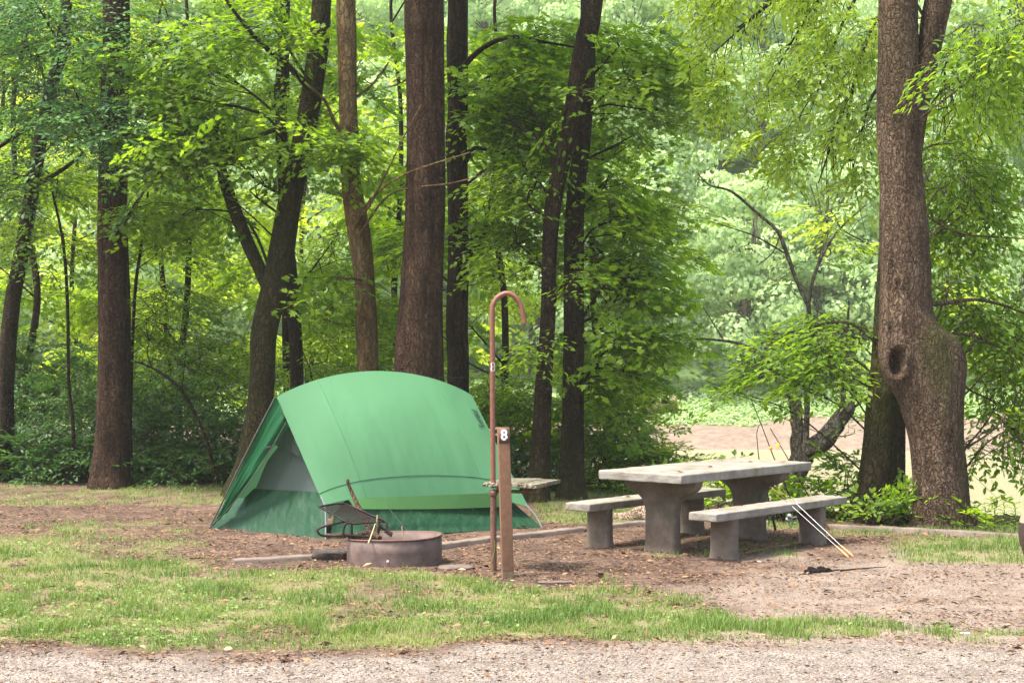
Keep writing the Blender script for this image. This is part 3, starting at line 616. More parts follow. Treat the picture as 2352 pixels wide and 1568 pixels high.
# right-hand pair
Z10 = 17.84
e10 = [(1225, 2098, 2236), (1150, 2100, 2224), (1050, 2094, 2216), (1000, 2088, 2212), (950, 2072, 2212), (920, 2062, 2213), (890, 2044, 2216), (870, 2032, 2218), (840, 2021, 2220), (815, 2018, 2217), (790, 2017, 2206), (770, 2018, 2188), (740, 2020, 2152),
       (700, 2021, 2141), (600, 2021, 2134), (500, 2022, 2128), (400, 2018, 2119), (300, 2014, 2116), (250, 2014, 2116), (150, 2016, 2110), (0, 2018, 2108)]
def d10(V, P):
    px, py = topx(V); front = (V[..., 1] < P[:, None, 1] + .02)
    d = np.sqrt(((px - 2060) / 15) ** 2 + ((py - 832) / 30) ** 2); inw = .13 * smooth01((1.05 - d) / .45) - .075 * np.exp(-((d - 1.35) / .24) ** 2) - .03 * np.exp(-((d - 1.9) / .2) ** 2)
    d2 = np.sqrt(((px - 2064) / 6) ** 2 + ((py - 650) / 7) ** 2); inw += .05 * smooth01((1.0 - d2) / .6) - .03 * np.exp(-((d2 - 1.5) / .3) ** 2)
    xc = 2048 - 4 * np.sin((py - 740) / 20); inw += .05 * np.exp(-((px - xc) / 3.2) ** 2) * smooth01((800 - py) / 10) * smooth01((py - 735) / 20) - .02 * np.exp(-((px - xc) / 12) ** 2) * smooth01((805 - py) / 20) * smooth01((py - 720) / 20)
    q = fbm(np.stack([V[..., 0] * 9, V[..., 1] * 9, V[..., 2] * 2.2], -1), 3, 77) - .5
    V = V.copy(); D = V - P[:, None, :]; D /= np.linalg.norm(D, axis=2, keepdims=True) + 1e-9
    V += D * (q * .035)[..., None]
    V[..., 1] += np.where(front, inw, 0); return V
def moss10(c):
    px, py = topx(c); e = lambda x, y, a, b: np.exp(-((px - x) / a) ** 2 - ((py - y) / b) ** 2)
    return 1.8 * e(2155, 790, 32, 48) + 1.4 * e(2162, 850, 28, 45) + .9 * e(2210, 1010, 9, 90) + .6 * e(2170, 930, 14, 60) + .35 * e(2060, 130, 60, 160) + .4 * e(2130, 300, 15, 120)
t10, ax10 = hero('broadleaf_tree', 'big grey-brown tree on the right with a swollen burl, knot hole and forked top', [((a + b) / 2, y, b - a) for y, a, b in e10], Z10, 'bark_grey',
     blb((2180, 80, 16.8, .35, .5, .25, 14), (2290, 60, 16.6, .45, .5, .3, 26), (2230, 180, 18.5, .5, .5, .35, 30), (2190, 330, 18.9, .4, .4, .35, 26), (2260, 420, 19, .35, .4, .3, 18), (2180, 520, 18.9, .3, .4, .35, 18), (2170, 430, 18.8, .3, .3, .3, 16),
         (2240, 720, 18.6, .4, .5, .25, 30), (2330, 700, 18.6, .35, .5, .3, 26), (2180, 660, 18.8, .3, .4, .25, 16), (2320, 800, 18.4, .3, .4, .35, 22), (2290, 930, 18.4, .3, .4, .25, 16), (2340, 980, 18.3, .25, .4, .2, 12), (2250, 1000, 18.5, .22, .3, .15, 9), (2350, 880, 18.3, .25, .3, .3, 14)),
     'leaf', LEAF_OVAL, .095, moss=moss10, seed=11, canopy=160, sides=72, step=.03, rough=.02, dr_px=128, disp=d10, flat=True,
     limbs=[[(2085, 380, Z10 + .02, 62), (2104, 260, Z10 + .02, 56), (2128, 150, Z10 + .02, 54), (2145, 50, Z10, 60), (2165, -40, Z10, 62), (2230, -300, Z10, 50), (2300, -600, Z10, 40)],
            [(2125, 700, Z10 + .1, 12), (2180, 695, Z10 + .3, 10), (2240, 688, Z10 + .4, 8), (2300, 700, Z10 + .5, 7), (2352, 720, Z10 + .6, 5), (2420, 760, Z10 + .6, 4)], [(2190, 765, Z10 + .1, 7), (2240, 772, Z10 + .3, 6), (2300, 800, Z10 + .5, 4)],
            [(2200, 875, Z10 + .1, 6), (2235, 900, Z10 + .3, 5), (2270, 915, Z10 + .4, 4), (2320, 950, Z10 + .5, 3)], [(2120, 490, Z10 + .1, 5), (2200, 535, Z10 + .3, 4), (2300, 545, Z10 + .5, 3), (2400, 550, Z10 + .5, 2)]],
     crown_kw=dict(gap=.38, pitch=(-1.0, 0), tint=.55, limb=.014, branches=4))
hero('broadleaf_tree', 'mossy dark trunk just behind and left of the big burled tree', [(2008, 1208, 98), (2012, 1150, 88), (2020, 1050, 80), (2026, 930, 72), (2028, 850, 58), (2032, 700, 46), (2042, 500, 36), (2052, 300, 30)], 18.5, 'bark_dark',
     blb((1960, 760, 18.6, .4, .4, .18, 16), (1880, 790, 18.6, .35, .4, .22, 20), (1820, 800, 18.8, .3, .4, .18, 16), (1900, 730, 18.9, .3, .4, .12, 12), (1770, 850, 18.9, .25, .3, .12, 10), (1930, 850, 18.6, .35, .4, .2, 20), (1690, 900, 19, .12, .2, .06, 3), (1860, 880, 18.8, .2, .3, .12, 9), (1990, 900, 18.3, .2, .2, .15, 9)),
     'leaf', LEAF_OVAL, .095, seed=12, moss=lambda c: .9 * np.exp(-((c[:, 2] - 1.6) / .9) ** 2) + .1, rough=.05,
     limbs=[[(2030, 800, 18.4, 9), (1960, 745, 18.5, 7), (1900, 742, 18.7, 6), (1830, 760, 18.9, 4), (1760, 770, 19, 3)], [(2025, 880, 18.4, 7), (1950, 820, 18.5, 5), (1850, 830, 18.7, 4), (1780, 850, 18.9, 3)]],
     crown_kw=dict(gap=.3, limb=.012, branches=4, protos=SPR_S), canopy=60)

# hanging foliage of the tree whose limbs come in from above, upper right
def hanging():
    t = thing('broadleaf_tree', 'leafy limbs with drooping twigs coming in from above, left of the big burled tree', 'tree', (3.6, 20.6, 0)); rng = np.random.default_rng(44)
    tb, axis, K = px_trunk([(2060, 1120, 40), (2062, 700, 34), (2050, 300, 30), (2045, 0, 28), (2040, -300, 24)], 20.6, seed=40)
    cb = MB()
    bl = blb((1700, 60, 19.8, .7, .7, .45, 60), (1850, 60, 19.4, .7, .7, .45, 70), (1950, 180, 19.2, .55, .6, .45, 60), (1830, 250, 19.6, .6, .6, .4, 56), (1720, 300, 20, .45, .5, .3, 30), (1960, 350, 19.4, .4, .5, .45, 42), (1880, 420, 19.8, .45, .5, .3, 30), (1990, 500, 19.6, .25, .4, .35, 20), (1640, 200, 20, .4, .5, .2, 20), (1780, 400, 19.8, .3, .4, .2, 14), (1640, 60, 20.4, .5, .5, .35, 34),
             (2180, 250, 20.3, .4, .5, .6, 34), (2300, 250, 20.5, .3, .5, .5, 16), (2160, 560, 20.2, .25, .4, .4, 14), (2280, 20, 20, .5, .5, .3, 26))
    bl = [(c + [0, 0, .55], rx, ry, rz, int(n * .42)) for c, rx, ry, rz, n in bl]
    blob_foliage(cb, tb, bl, axis, .095, LEAF_OVAL, rng, pitch=(-1.5, -.2), gap=.42, limb=0, tint=.6, scale=.8)
    for (a, b, c, d) in [(2040, -60, 1640, 120), (2040, -120, 1760, 200), (2040, -80, 1860, 260), (2045, 0, 1930, 340), (2045, 100, 1880, 420), (2045, -40, 1700, 60), (2045, 200, 1960, 380), (2050, -40, 2200, 260), (2050, 60, 2280, 330)]:
        A = W(a, b, 20.5); E_ = W(c, d, 19.6); m1 = lerp(A, E_, .5) + [0, 0, .35]; k = catmull(np.array([A, m1, E_]), .12); tube(tb, k, np.linspace(.03, .006, len(k)), 6, cap=False)
        for j in range(9):
            i0 = rng.integers(len(k) // 4, len(k)); q = k[i0]; ln = rng.uniform(.3, .9); e = q + [rng.uniform(-.35, .2), rng.uniform(-.3, .3), -ln]
            kk = catmull(np.array([q, lerp(q, e, .4) + [-.06, 0, .1], e]), .1); tube(tb, kk, np.linspace(.008, .002, len(kk)), 4, cap=False)
    cb.obj('crown', [M['leaf_light'], M['twig']], t); tr = tb.obj('trunk', M['bark_dark'], t, smooth=True); moss_attr(tr.data, lambda c: 0 * c[:, 0])
hanging()

# twisted pale stump tree at the water's edge
def stump():
    Z = 21.5; g0 = W(1800, 1150, Z); g0[2] = float(ground_z(np.array([g0[0]]), np.array([g0[1]]))[0])
    t = thing('twisted_tree', 'gnarled pale weathered tree with a leaning broken limb and thin stems by the water', 'tree', tuple(g0)); tb = MB()
    def l(rows, sides=16, rough=.22, sd=1, step=.04):
        k = catmull(np.array([list(W(a, b, c)) + [d / 2 * c / F] for a, b, c, d in rows]), step); tube(tb, k[:, :3], k[:, 3], sides, rough=rough, seed=sd)
    l([(1790, 1290, Z, 60), (1800, 1180, Z, 50), (1815, 1120, Z, 42), (1832, 1070, Z, 46), (1850, 1035, Z, 50), (1880, 1020, Z - .1, 50), (1905, 992, Z - .1, 42), (1925, 966, Z, 38), (1942, 946, Z, 34), (1952, 932, Z, 26), (1958, 920, Z, 10)], 24, .5, 2)
    l([(1838, 1060, Z, 36), (1830, 1015, Z, 30), (1832, 985, Z, 27), (1829, 950, Z, 26), (1826, 928, Z, 30), (1818, 915, Z, 16), (1790, 880, Z + .1, 9), (1755, 820, Z + .2, 8), (1700, 790, Z + .3, 7), (1640, 780, Z + .4, 5), (1570, 775, Z + .5, 3), (1540, 750, Z + .5, 2)], 14, .25, 3)
    l([(1850, 1035, Z - .1, 15), (1853, 950, Z - .1, 14), (1855, 850, Z - .1, 12), (1857, 760, Z, 11), (1858, 700, Z, 11)], 10, .08, 4)
    l([(1858, 705, Z, 10), (1830, 645, Z, 9), (1803, 570, Z + .1, 10), (1785, 530, Z + .1, 8), (1740, 490, Z + .2, 7), (1680, 440, Z + .3, 6), (1630, 425, Z + .4, 4), (1600, 395, Z + .4, 2)], 8, .08, 5)
    l([(1858, 700, Z, 8), (1868, 640, Z, 8), (1895, 575, Z, 7), (1930, 525, Z, 5), (1990, 470, Z, 3)], 8, .08, 6)
    l([(1800, 580, Z, 5), (1740, 545, Z + .1, 4), (1700, 530, Z + .2, 3), (1630, 508, Z + .3, 2)], 6, .05, 7)
    l([(1790, 545, Z, 3), (1775, 580, Z, 3), (1740, 610, Z + .1, 2)], 6, .05, 8); l([(1665, 785, Z, 3), (1640, 745, Z, 3), (1615, 705, Z + .1, 2)], 6, .05, 8)
    l([(1940, 945, Z, 22), (1936, 920, Z, 12), (1935, 890, Z, 9), (1937, 862, Z, 9), (1945, 780, Z, 8), (1950, 690, Z, 4)], 8, .1, 9)
    l([(1896, 1010, Z - .2, 8), (1920, 1000, Z - .3, 5), (1935, 1002, Z - .3, 3), (1960, 996, Z - .3, 2)], 6, .1, 10)
    l([(1950, 940, Z, 10), (1975, 925, Z, 6), (1985, 905, Z, 2)], 6, .1, 11); l([(1828, 985, Z, 8), (1818, 975, Z, 5), (1815, 960, Z, 2)], 6, .1, 12)
    tr = tb.obj('trunk', M['bark_pale'], t, smooth=True); moss_attr(tr.data, lambda c: 0 * c[:, 0])
    cb = MB(); rng = np.random.default_rng(5)
    blob_foliage(cb, tb, blb((1840, 600, 21.8, .12, .1, .12, 2), (1930, 560, 21.5, .15, .2, .15, 4), (1925, 880, 21.3, .15, .2, .12, 4), (1960, 960, 21.2, .12, .2, .1, 3)), lambda z: np.stack([0 * z + 3.8, 0 * z + 21.5, z], -1), .08, LEAF_OVAL, rng, gap=0, limb=0, protos=SPR_S)
    cb.obj('crown', [M['leaf'], M['twig']], t)
stump()

# ------------------------------------------------------------------ the wood behind: slender trees
WOOD = ['slender tree at the far left, behind the left-edge trunk', 'slender tree behind the thicket, midway between the thick left trunk and the tent', 'slender tree just behind the leaning trunk by the tent', 'slender tree at the left margin, deep in the wood', 'deep slender tree right of the thick left trunk', 'slender tree left of the widest trunk, over the tent ridge', 'slender tree behind the top of the lantern hook', 'slender tree behind the dark maple right of the hook', 'tall slender tree deep in the wood behind the leaning trunk', 'deep slender tree between the left-edge trunk and the thick left trunk', 'deep slender tree behind the widest trunk', 'slender tree at the river bank behind the burled tree']
def wood_tree(x, y, seed, top=10, spread=1.8, n=34, leafm='leaf', zlo=.8, lean=0, tr=.07):
    rng = np.random.default_rng(seed); z0 = float(ground_z(np.array([x]), np.array([y]))[0])
    t = thing('slender_tree', WOOD[seed - 500], 'tree', (x, y, z0), 'slender trees of the wood behind the campsite')
    tb = MB(); rows = []
    for k, z in enumerate(np.linspace(-.3, top + 1, 7)): rows.append([x + lean * z + rng.normal(0, .12) * (k > 0), y + rng.normal(0, .12), z0 + z, tr * (1 - .8 * z / (top + 2))])
    K = catmull(np.array(rows), .25); tube(tb, K[:, :3], K[:, 3], 9, rough=.08, seed=seed)
    def axis(z): z = np.asarray(z, float); return np.stack([np.interp(z, K[:, 2], K[:, 0]), np.interp(z, K[:, 2], K[:, 1]), z], -1)
    cb = MB(); bl = []
    nb = int((top - zlo) * 1.5)
    for k in range(nb):
        z = z0 + lerp(zlo, top, (k + rng.random()) / nb); a = rng.uniform(0, 6.28); r = spread * rng.uniform(.2, .95)
        c = axis(np.array([z]))[0] + [math.cos(a) * r, math.sin(a) * r, 0]
        bl.append((c, rng.uniform(.6, 1.1), rng.uniform(.5, .9), rng.uniform(.18, .4), n))
    blob_foliage(cb, tb, bl, axis, .12, LEAF_OVAL if seed % 2 else LEAF_MAPLE, rng, tint=rng.uniform(.3, .75), limb=.018, branches=4, gap=.36)
    cb.obj('crown', [M[leafm], M['twig']], t); o = tb.obj('trunk', M['bark_dark'], t, smooth=True); moss_attr(o.data, lambda c: 0 * c[:, 0])
for i, (x, y, top, sp, n, lm, zlo) in enumerate([
    (-7.8, 27, 8, 1.8, 22, 'leaf', 1.2), (-5.6, 28.5, 8, 1.9, 22, 'leaf_light', 1.2), (-3.6, 27.5, 8, 1.7, 20, 'leaf', 1.0), (-9.6, 31, 9, 2, 22, 'leaf_light', 1),
    (-6.9, 33, 9, 2, 20, 'leaf_light', 1.0), (-2.0, 29, 8.5, 1.7, 18, 'leaf_light', 1.2), (-.2, 27, 8, 1.6, 18, 'leaf', 1.6), (1.3, 25.5, 7.5, 1.3, 18, 'leaf', 2.2),
    (-4.4, 36, 10, 2.2, 20, 'leaf_light', .5), (-9.8, 38, 10, 2.3, 18, 'leaf_light', .5), (-1.2, 35, 10, 2.0, 16, 'leaf_light', .4), (5.9, 27, 8.0, 1.0, 9, 'leaf_light', 4.5)]):
    wood_tree(x, y, 500 + i, top, sp, n, lm, zlo)

# saplings on the left
def sapling(label, rows, blobs, seed):
    Z = rows[0][2]; b = W(rows[0][0], rows[0][1], Z); b[2] = 0; t = thing('sapling', label, 'sapling', tuple(b)); tb = MB()
    k = catmull(np.array([list(W(a, b_, c)) + [d / 2 * c / F] for a, b_, c, d in rows]), .08); tube(tb, k[:, :3], k[:, 3], 8, rough=.06, seed=seed)
    def axis(z): z = np.asarray(z, float); return np.stack([np.interp(z, k[:, 2], k[:, 0]), np.interp(z, k[:, 2], k[:, 1]), z], -1)
    cb = MB(); blob_foliage(cb, tb, blobs, axis, .085, LEAF_OVAL, np.random.default_rng(seed), gap=.3, limb=.01, branches=3)
    cb.obj('crown', [M['leaf'], M['twig']], t); o = tb.obj('trunk', M['bark_dark'], t, smooth=True); moss_attr(o.data, lambda c: 0 * c[:, 0])
sapling('thin crooked black sapling between the left-edge tree and the thick trunk', [(170, 1120, 23.6, 10), (168, 980, 23.6, 9), (158, 880, 23.6, 8), (155, 700, 23.6, 8), (145, 560, 23.6, 7), (120, 440, 23.6, 5)], blb((140, 560, 23.8, .6, .5, .35, 20), (120, 420, 23.8, .6, .5, .35, 20)), 61)
sapling('thin sapling rising along the right side of the thick left trunk', [(302, 1110, 23.5, 9), (300, 960, 23.5, 8), (305, 770, 23.5, 8), (312, 650, 23.5, 8), (325, 560, 23.5, 7), (340, 440, 23.5, 5)], blb((360, 560, 23.8, .6, .5, .35, 20), (400, 680, 23.6, .5, .5, .3, 18)), 62)
sapling('arching bare-stemmed sapling in the dark thicket left of the tent', [(500, 1110, 22.8, 9), (470, 1000, 22.8, 8), (420, 900, 22.8, 8), (360, 850, 22.8, 6), (310, 830, 22.8, 4)], blb((430, 800, 23.2, .7, .5, .3, 26), (350, 760, 23.4, .5, .5, .3, 20)), 63)

# undergrowth
def bush(label, px, py, Z, rx, ry, rz, n, seed, leafm='leaf_dark', leaf=.08, name='bush', tint=.5, gap=.3, pitch=(-.3, .35), stems=14, protos=None, zoff=0):
    c = W(px, py, Z); gz = float(ground_z(np.array([c[0]]), np.array([c[1]]))[0]); t = thing(name, label, 'bush', (c[0], c[1], gz)); rng = np.random.default_rng(seed)
    P = rng.normal(0, 1, (n * 3, 3)); P /= np.linalg.norm(P, axis=1)[:, None]; P *= rng.random(n * 3)[:, None] ** .4; P = P * [rx, ry, rz] + c
    P = P[P[:, 2] > gz + .05]; P = P[fbm(P * 2, 2, 5) > gap][:n]
    cb = MB(); tb = MB(); a = rng.uniform(0, 6.28, len(P)); D = (P - c) * [.5, .5, 0]; D = D + np.stack([np.cos(a), np.sin(a), 0 * a], 1) * .6; D[:, 2] = rng.uniform(*pitch, len(P))
    place_sprays(cb, P, D, np.array([0, 0, 1.]) + rng.normal(0, .3, P.shape), rng.uniform(.5, .95, len(P)), leaf, LEAF_OVAL, rng, tint, protos or SPR_D)
    for j in rng.permutation(len(P))[:stems]:
        b = np.array([c[0] + rng.normal(0, rx * .3), c[1] + rng.normal(0, ry * .3), gz - .05]); m_ = lerp(b, P[j], .5) + [rng.normal(0, .1), rng.normal(0, .1), .1]
        k = catmull(np.array([b, m_, P[j]]), .12); tube(tb, k, np.linspace(.010, .004, len(k)), 5, cap=False)
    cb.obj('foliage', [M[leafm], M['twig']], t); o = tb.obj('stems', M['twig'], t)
for i, a in enumerate([
    ('dark low bramble bush below the left-edge tree', 20, 1040, 24.5, .9, .8, .9, 90), ('dark bramble bush left of the foot of the thick left trunk', 130, 1070, 24, .8, .7, .6, 80),
    ('tall dark bush half hidden behind the thick left trunk', 210, 960, 25.5, .8, .8, .9, 80), ('dark leafy thicket bush right of the thick left trunk', 360, 1000, 24.8, .8, .8, .85, 90),
    ('dark low bush midway between the thick left trunk and the tent', 440, 1080, 23.8, .8, .7, .5, 80), ('dark bush at the foot of the leaning tree beside the tent', 540, 1040, 24, .6, .7, .7, 60),
    ('tall twiggy bush above the thicket left of the leaning tree', 450, 880, 26, 1.0, .8, .7, 80), ('leafy bush high behind the far left sapling', 90, 880, 26.5, 1.0, .8, .7, 80)]):
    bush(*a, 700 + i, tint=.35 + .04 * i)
for i, a in enumerate([
    ('leafy bush behind the lantern hook, right of the tent', 1150, 920, 24, .6, .6, .6, 60, 'leaf'), ('dense green bush right of the dark maple foot', 1420, 1040, 23, .55, .5, .6, 90, 'leaf'),
    ('low bush between the two maple trunks and the tent', 1190, 1070, 22.6, .5, .5, .5, 60, 'leaf_dark'), ('small bush reaching right over the river behind the table', 1500, 1080, 22.5, .3, .4, .35, 36, 'leaf_light'),
    ('green bush between the two maple trunks', 1280, 1000, 23.6, .5, .5, .7, 60, 'leaf'), ('bright bush beside the river, above the table left end', 1400, 900, 24.4, .55, .6, .5, 56, 'leaf_light')]):
    bush(*a[:8], 720 + i, leafm=a[8])
for i, a in enumerate([
    ('leafy weeds seen under the tabletop between its pedestals', 1640, 1150, 18.9, .45, .3, .25, 30), ('weed bush behind the right end of the near bench', 1900, 1170, 18.9, .32, .3, .22, 16), ('thin leafy shrub left of the mossy trunk', 1950, 1110, 19.2, .3, .3, .35, 20),
    ('ferny weeds at the foot of the mossy trunk', 2010, 1200, 17.9, .3, .2, .12, 16), ('leafy stalks between the mossy trunk and the burled tree', 2075, 1170, 18.2, .13, .15, .3, 14), ('weeds under the bench behind the fishing reels', 1790, 1180, 18.7, .4, .3, .2, 26), ('small weeds at the right foot of the burled tree', 2240, 1208, 17.7, .3, .15, .07, 12)]):
    bush(*a, 740 + i, leafm='leaf', leaf=.085, protos=SPR_S, pitch=(0, .8), stems=6)
# upright stalks right of the burled tree
for i, (px, h) in enumerate([(2262, .19), (2283, .24), (2305, .22), (2330, .21)]):
    b = W(px, 1225, 17.2); b[2] = 0; t = thing('leafy_stalk', ['short leafy stalk nearest the burled tree, against the water', 'tallest leafy stalk against the water right of the burled tree', 'third leafy stalk from the burled tree', 'leafy stalk nearest the right edge, above the curb'][i], 'plant', tuple(b)); mb = MB(); rng = np.random.default_rng(i)
    h *= 1.5; rod(mb, [b, b + [.01, 0, h * .5], b + [0, 0, h]], .004, 5); mb2 = MB()
    P = []; D = []
    for k in range(22):
        z = h * (.15 + .85 * k / 22); a = k * 2.4; P.append(b + [0, 0, z]); D.append([math.cos(a), math.sin(a), .35])
    add_leaves(mb2, np.array(P), np.array(D), np.array([[0, 0, 1.]] * len(P)) + rng.normal(0, .2, (len(P), 3)), rng.uniform(.06, .1, len(P)), (LEAF_OVAL[0] * [1, .5, 1], LEAF_OVAL[1]), rng.random(len(P)))
    mb.obj('stem', M['leaf_dark'], t); mb2.obj('leaves', M['leaf'], t)

# ------------------------------------------------------------------ far wooded bank
def far_wood():
    protos = []
    for v in range(4):
        rng = np.random.default_rng(900 + v); h = [9, 11, 8, 10][v]; t = thing('far_tree', 'pale hazy green tree in the wooded slope beyond the river', 'tree', (0, 0, 0), 'trees on the wooded slope beyond the river')
        tb = MB(); k = catmull(np.array([[0, 0, -1, .22], [.3, 0, h * .4, .16], [-.2, .2, h * .8, .07], [0, 0, h, .03]]), .5); tube(tb, k[:, :3], k[:, 3], 8, rough=.1)
        cb = MB(); P = []; D = []; Nn = []; T = []
        for c in range(46):
            z = h * rng.uniform(.12, 1.0); rr = 3.4 * math.sqrt(max(.05, 1 - ((z / h - .5) / .62) ** 2)) * rng.uniform(.35, 1); a = rng.uniform(0, 6.28); C = np.array([math.cos(a) * rr, math.sin(a) * rr, z]); r = rng.uniform(.7, 1.3)
            n = 170; q = rng.normal(0, 1, (n, 3)); q /= np.linalg.norm(q, axis=1)[:, None]; q[:, 2] = np.maximum(q[:, 2], -.55)
            pp = C + q * r * [1, 1, .8] * rng.uniform(.75, 1.05, (n, 1)); P.append(pp); d = np.cross(q, rng.normal(0, 1, (n, 3))); d[:, 2] -= .4; D.append(d); Nn.append(q + [0, 0, .35] + rng.normal(0, .4, q.shape)); T.append(np.clip(rng.normal(rng.uniform(.3, .7), .2, n), 0, 1))
            kk = catmull(np.array([[0, 0, z * .7], lerp(np.array([0, 0, z * .7]), C, .5) + [0, 0, .2], C]), .5); tube(tb, kk, np.linspace(.05, .02, len(kk)), 4, cap=False)
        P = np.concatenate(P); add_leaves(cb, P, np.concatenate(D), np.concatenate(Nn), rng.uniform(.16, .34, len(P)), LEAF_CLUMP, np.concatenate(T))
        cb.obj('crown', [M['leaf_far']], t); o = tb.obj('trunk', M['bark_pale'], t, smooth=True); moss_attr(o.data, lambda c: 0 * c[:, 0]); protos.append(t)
    rng = np.random.default_rng(77); pts = []
    for row, (y, dx, x0, x1) in enumerate([(78, 4.4, -25, 27), (83, 5.0, -27, 29), (88, 5.2, -28, 31), (94, 5.6, -30, 33), (101, 6, -31, 34), (109, 6.5, -33, 36)]):
        x = x0 + (row % 2) * dx / 2
        while x < x1: pts.append((x + rng.normal(0, .8), y + rng.normal(0, 1.0))); x += dx
    for i, (x, y) in enumerate(pts):
        z = float(far_z(np.array([x]), np.array([y]))[0]); s = rng.uniform(.8, 1.15); p = protos[i % 4]
        if i < 4: p.location = (x, y, z); p.scale = (s, s, s); p.rotation_euler = (0, 0, rng.uniform(0, 6))
        else: copy_tree(p, (x, y, z), rng.uniform(0, 6), (s, s, s))
    # ground cover of the bank
    n = 60000; x = rng.uniform(-24, 26, n); y = rng.uniform(67, 80, n); sh = 65.5 + (n2(x, y * 0, .06, 2, 31) - .5) * 5 + interp(x, [(-60, -4), (0, 0), (12, 1), (25, -3)])
    keep = (y - sh - 4.8 + (n2(x, y, .5, 3, 40) - .5) * 4) / 1.8 > rng.random(n); x, y = x[keep], y[keep]; z = far_z(x, y) + rng.uniform(.02, .22, len(x))
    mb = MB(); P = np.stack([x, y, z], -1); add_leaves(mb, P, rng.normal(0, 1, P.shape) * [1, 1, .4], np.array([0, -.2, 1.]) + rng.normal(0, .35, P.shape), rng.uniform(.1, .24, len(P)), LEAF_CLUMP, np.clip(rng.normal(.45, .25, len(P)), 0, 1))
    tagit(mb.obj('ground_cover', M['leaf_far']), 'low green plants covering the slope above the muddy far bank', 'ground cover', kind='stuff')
    # driftwood
    t = thing('driftwood_log', 'brown driftwood log lying on the far bank at the left of the opening', 'log', tuple(W(1525, 940, 70))); mb = MB()
    for q in [((1470, 948), (1500, 935), (1555, 922), .22), ((1490, 945), (1530, 938), (1553, 940), .16), ((1500, 925), (1530, 930), (1552, 935), .1)]:
        rod(mb, [W(*q[0], 70.3), W(*q[1], 70), W(*q[2], 69.8)], q[3], 9, .2, rough=.2)
    mb.obj('log', M['drift'], t, smooth=True)
far_wood()

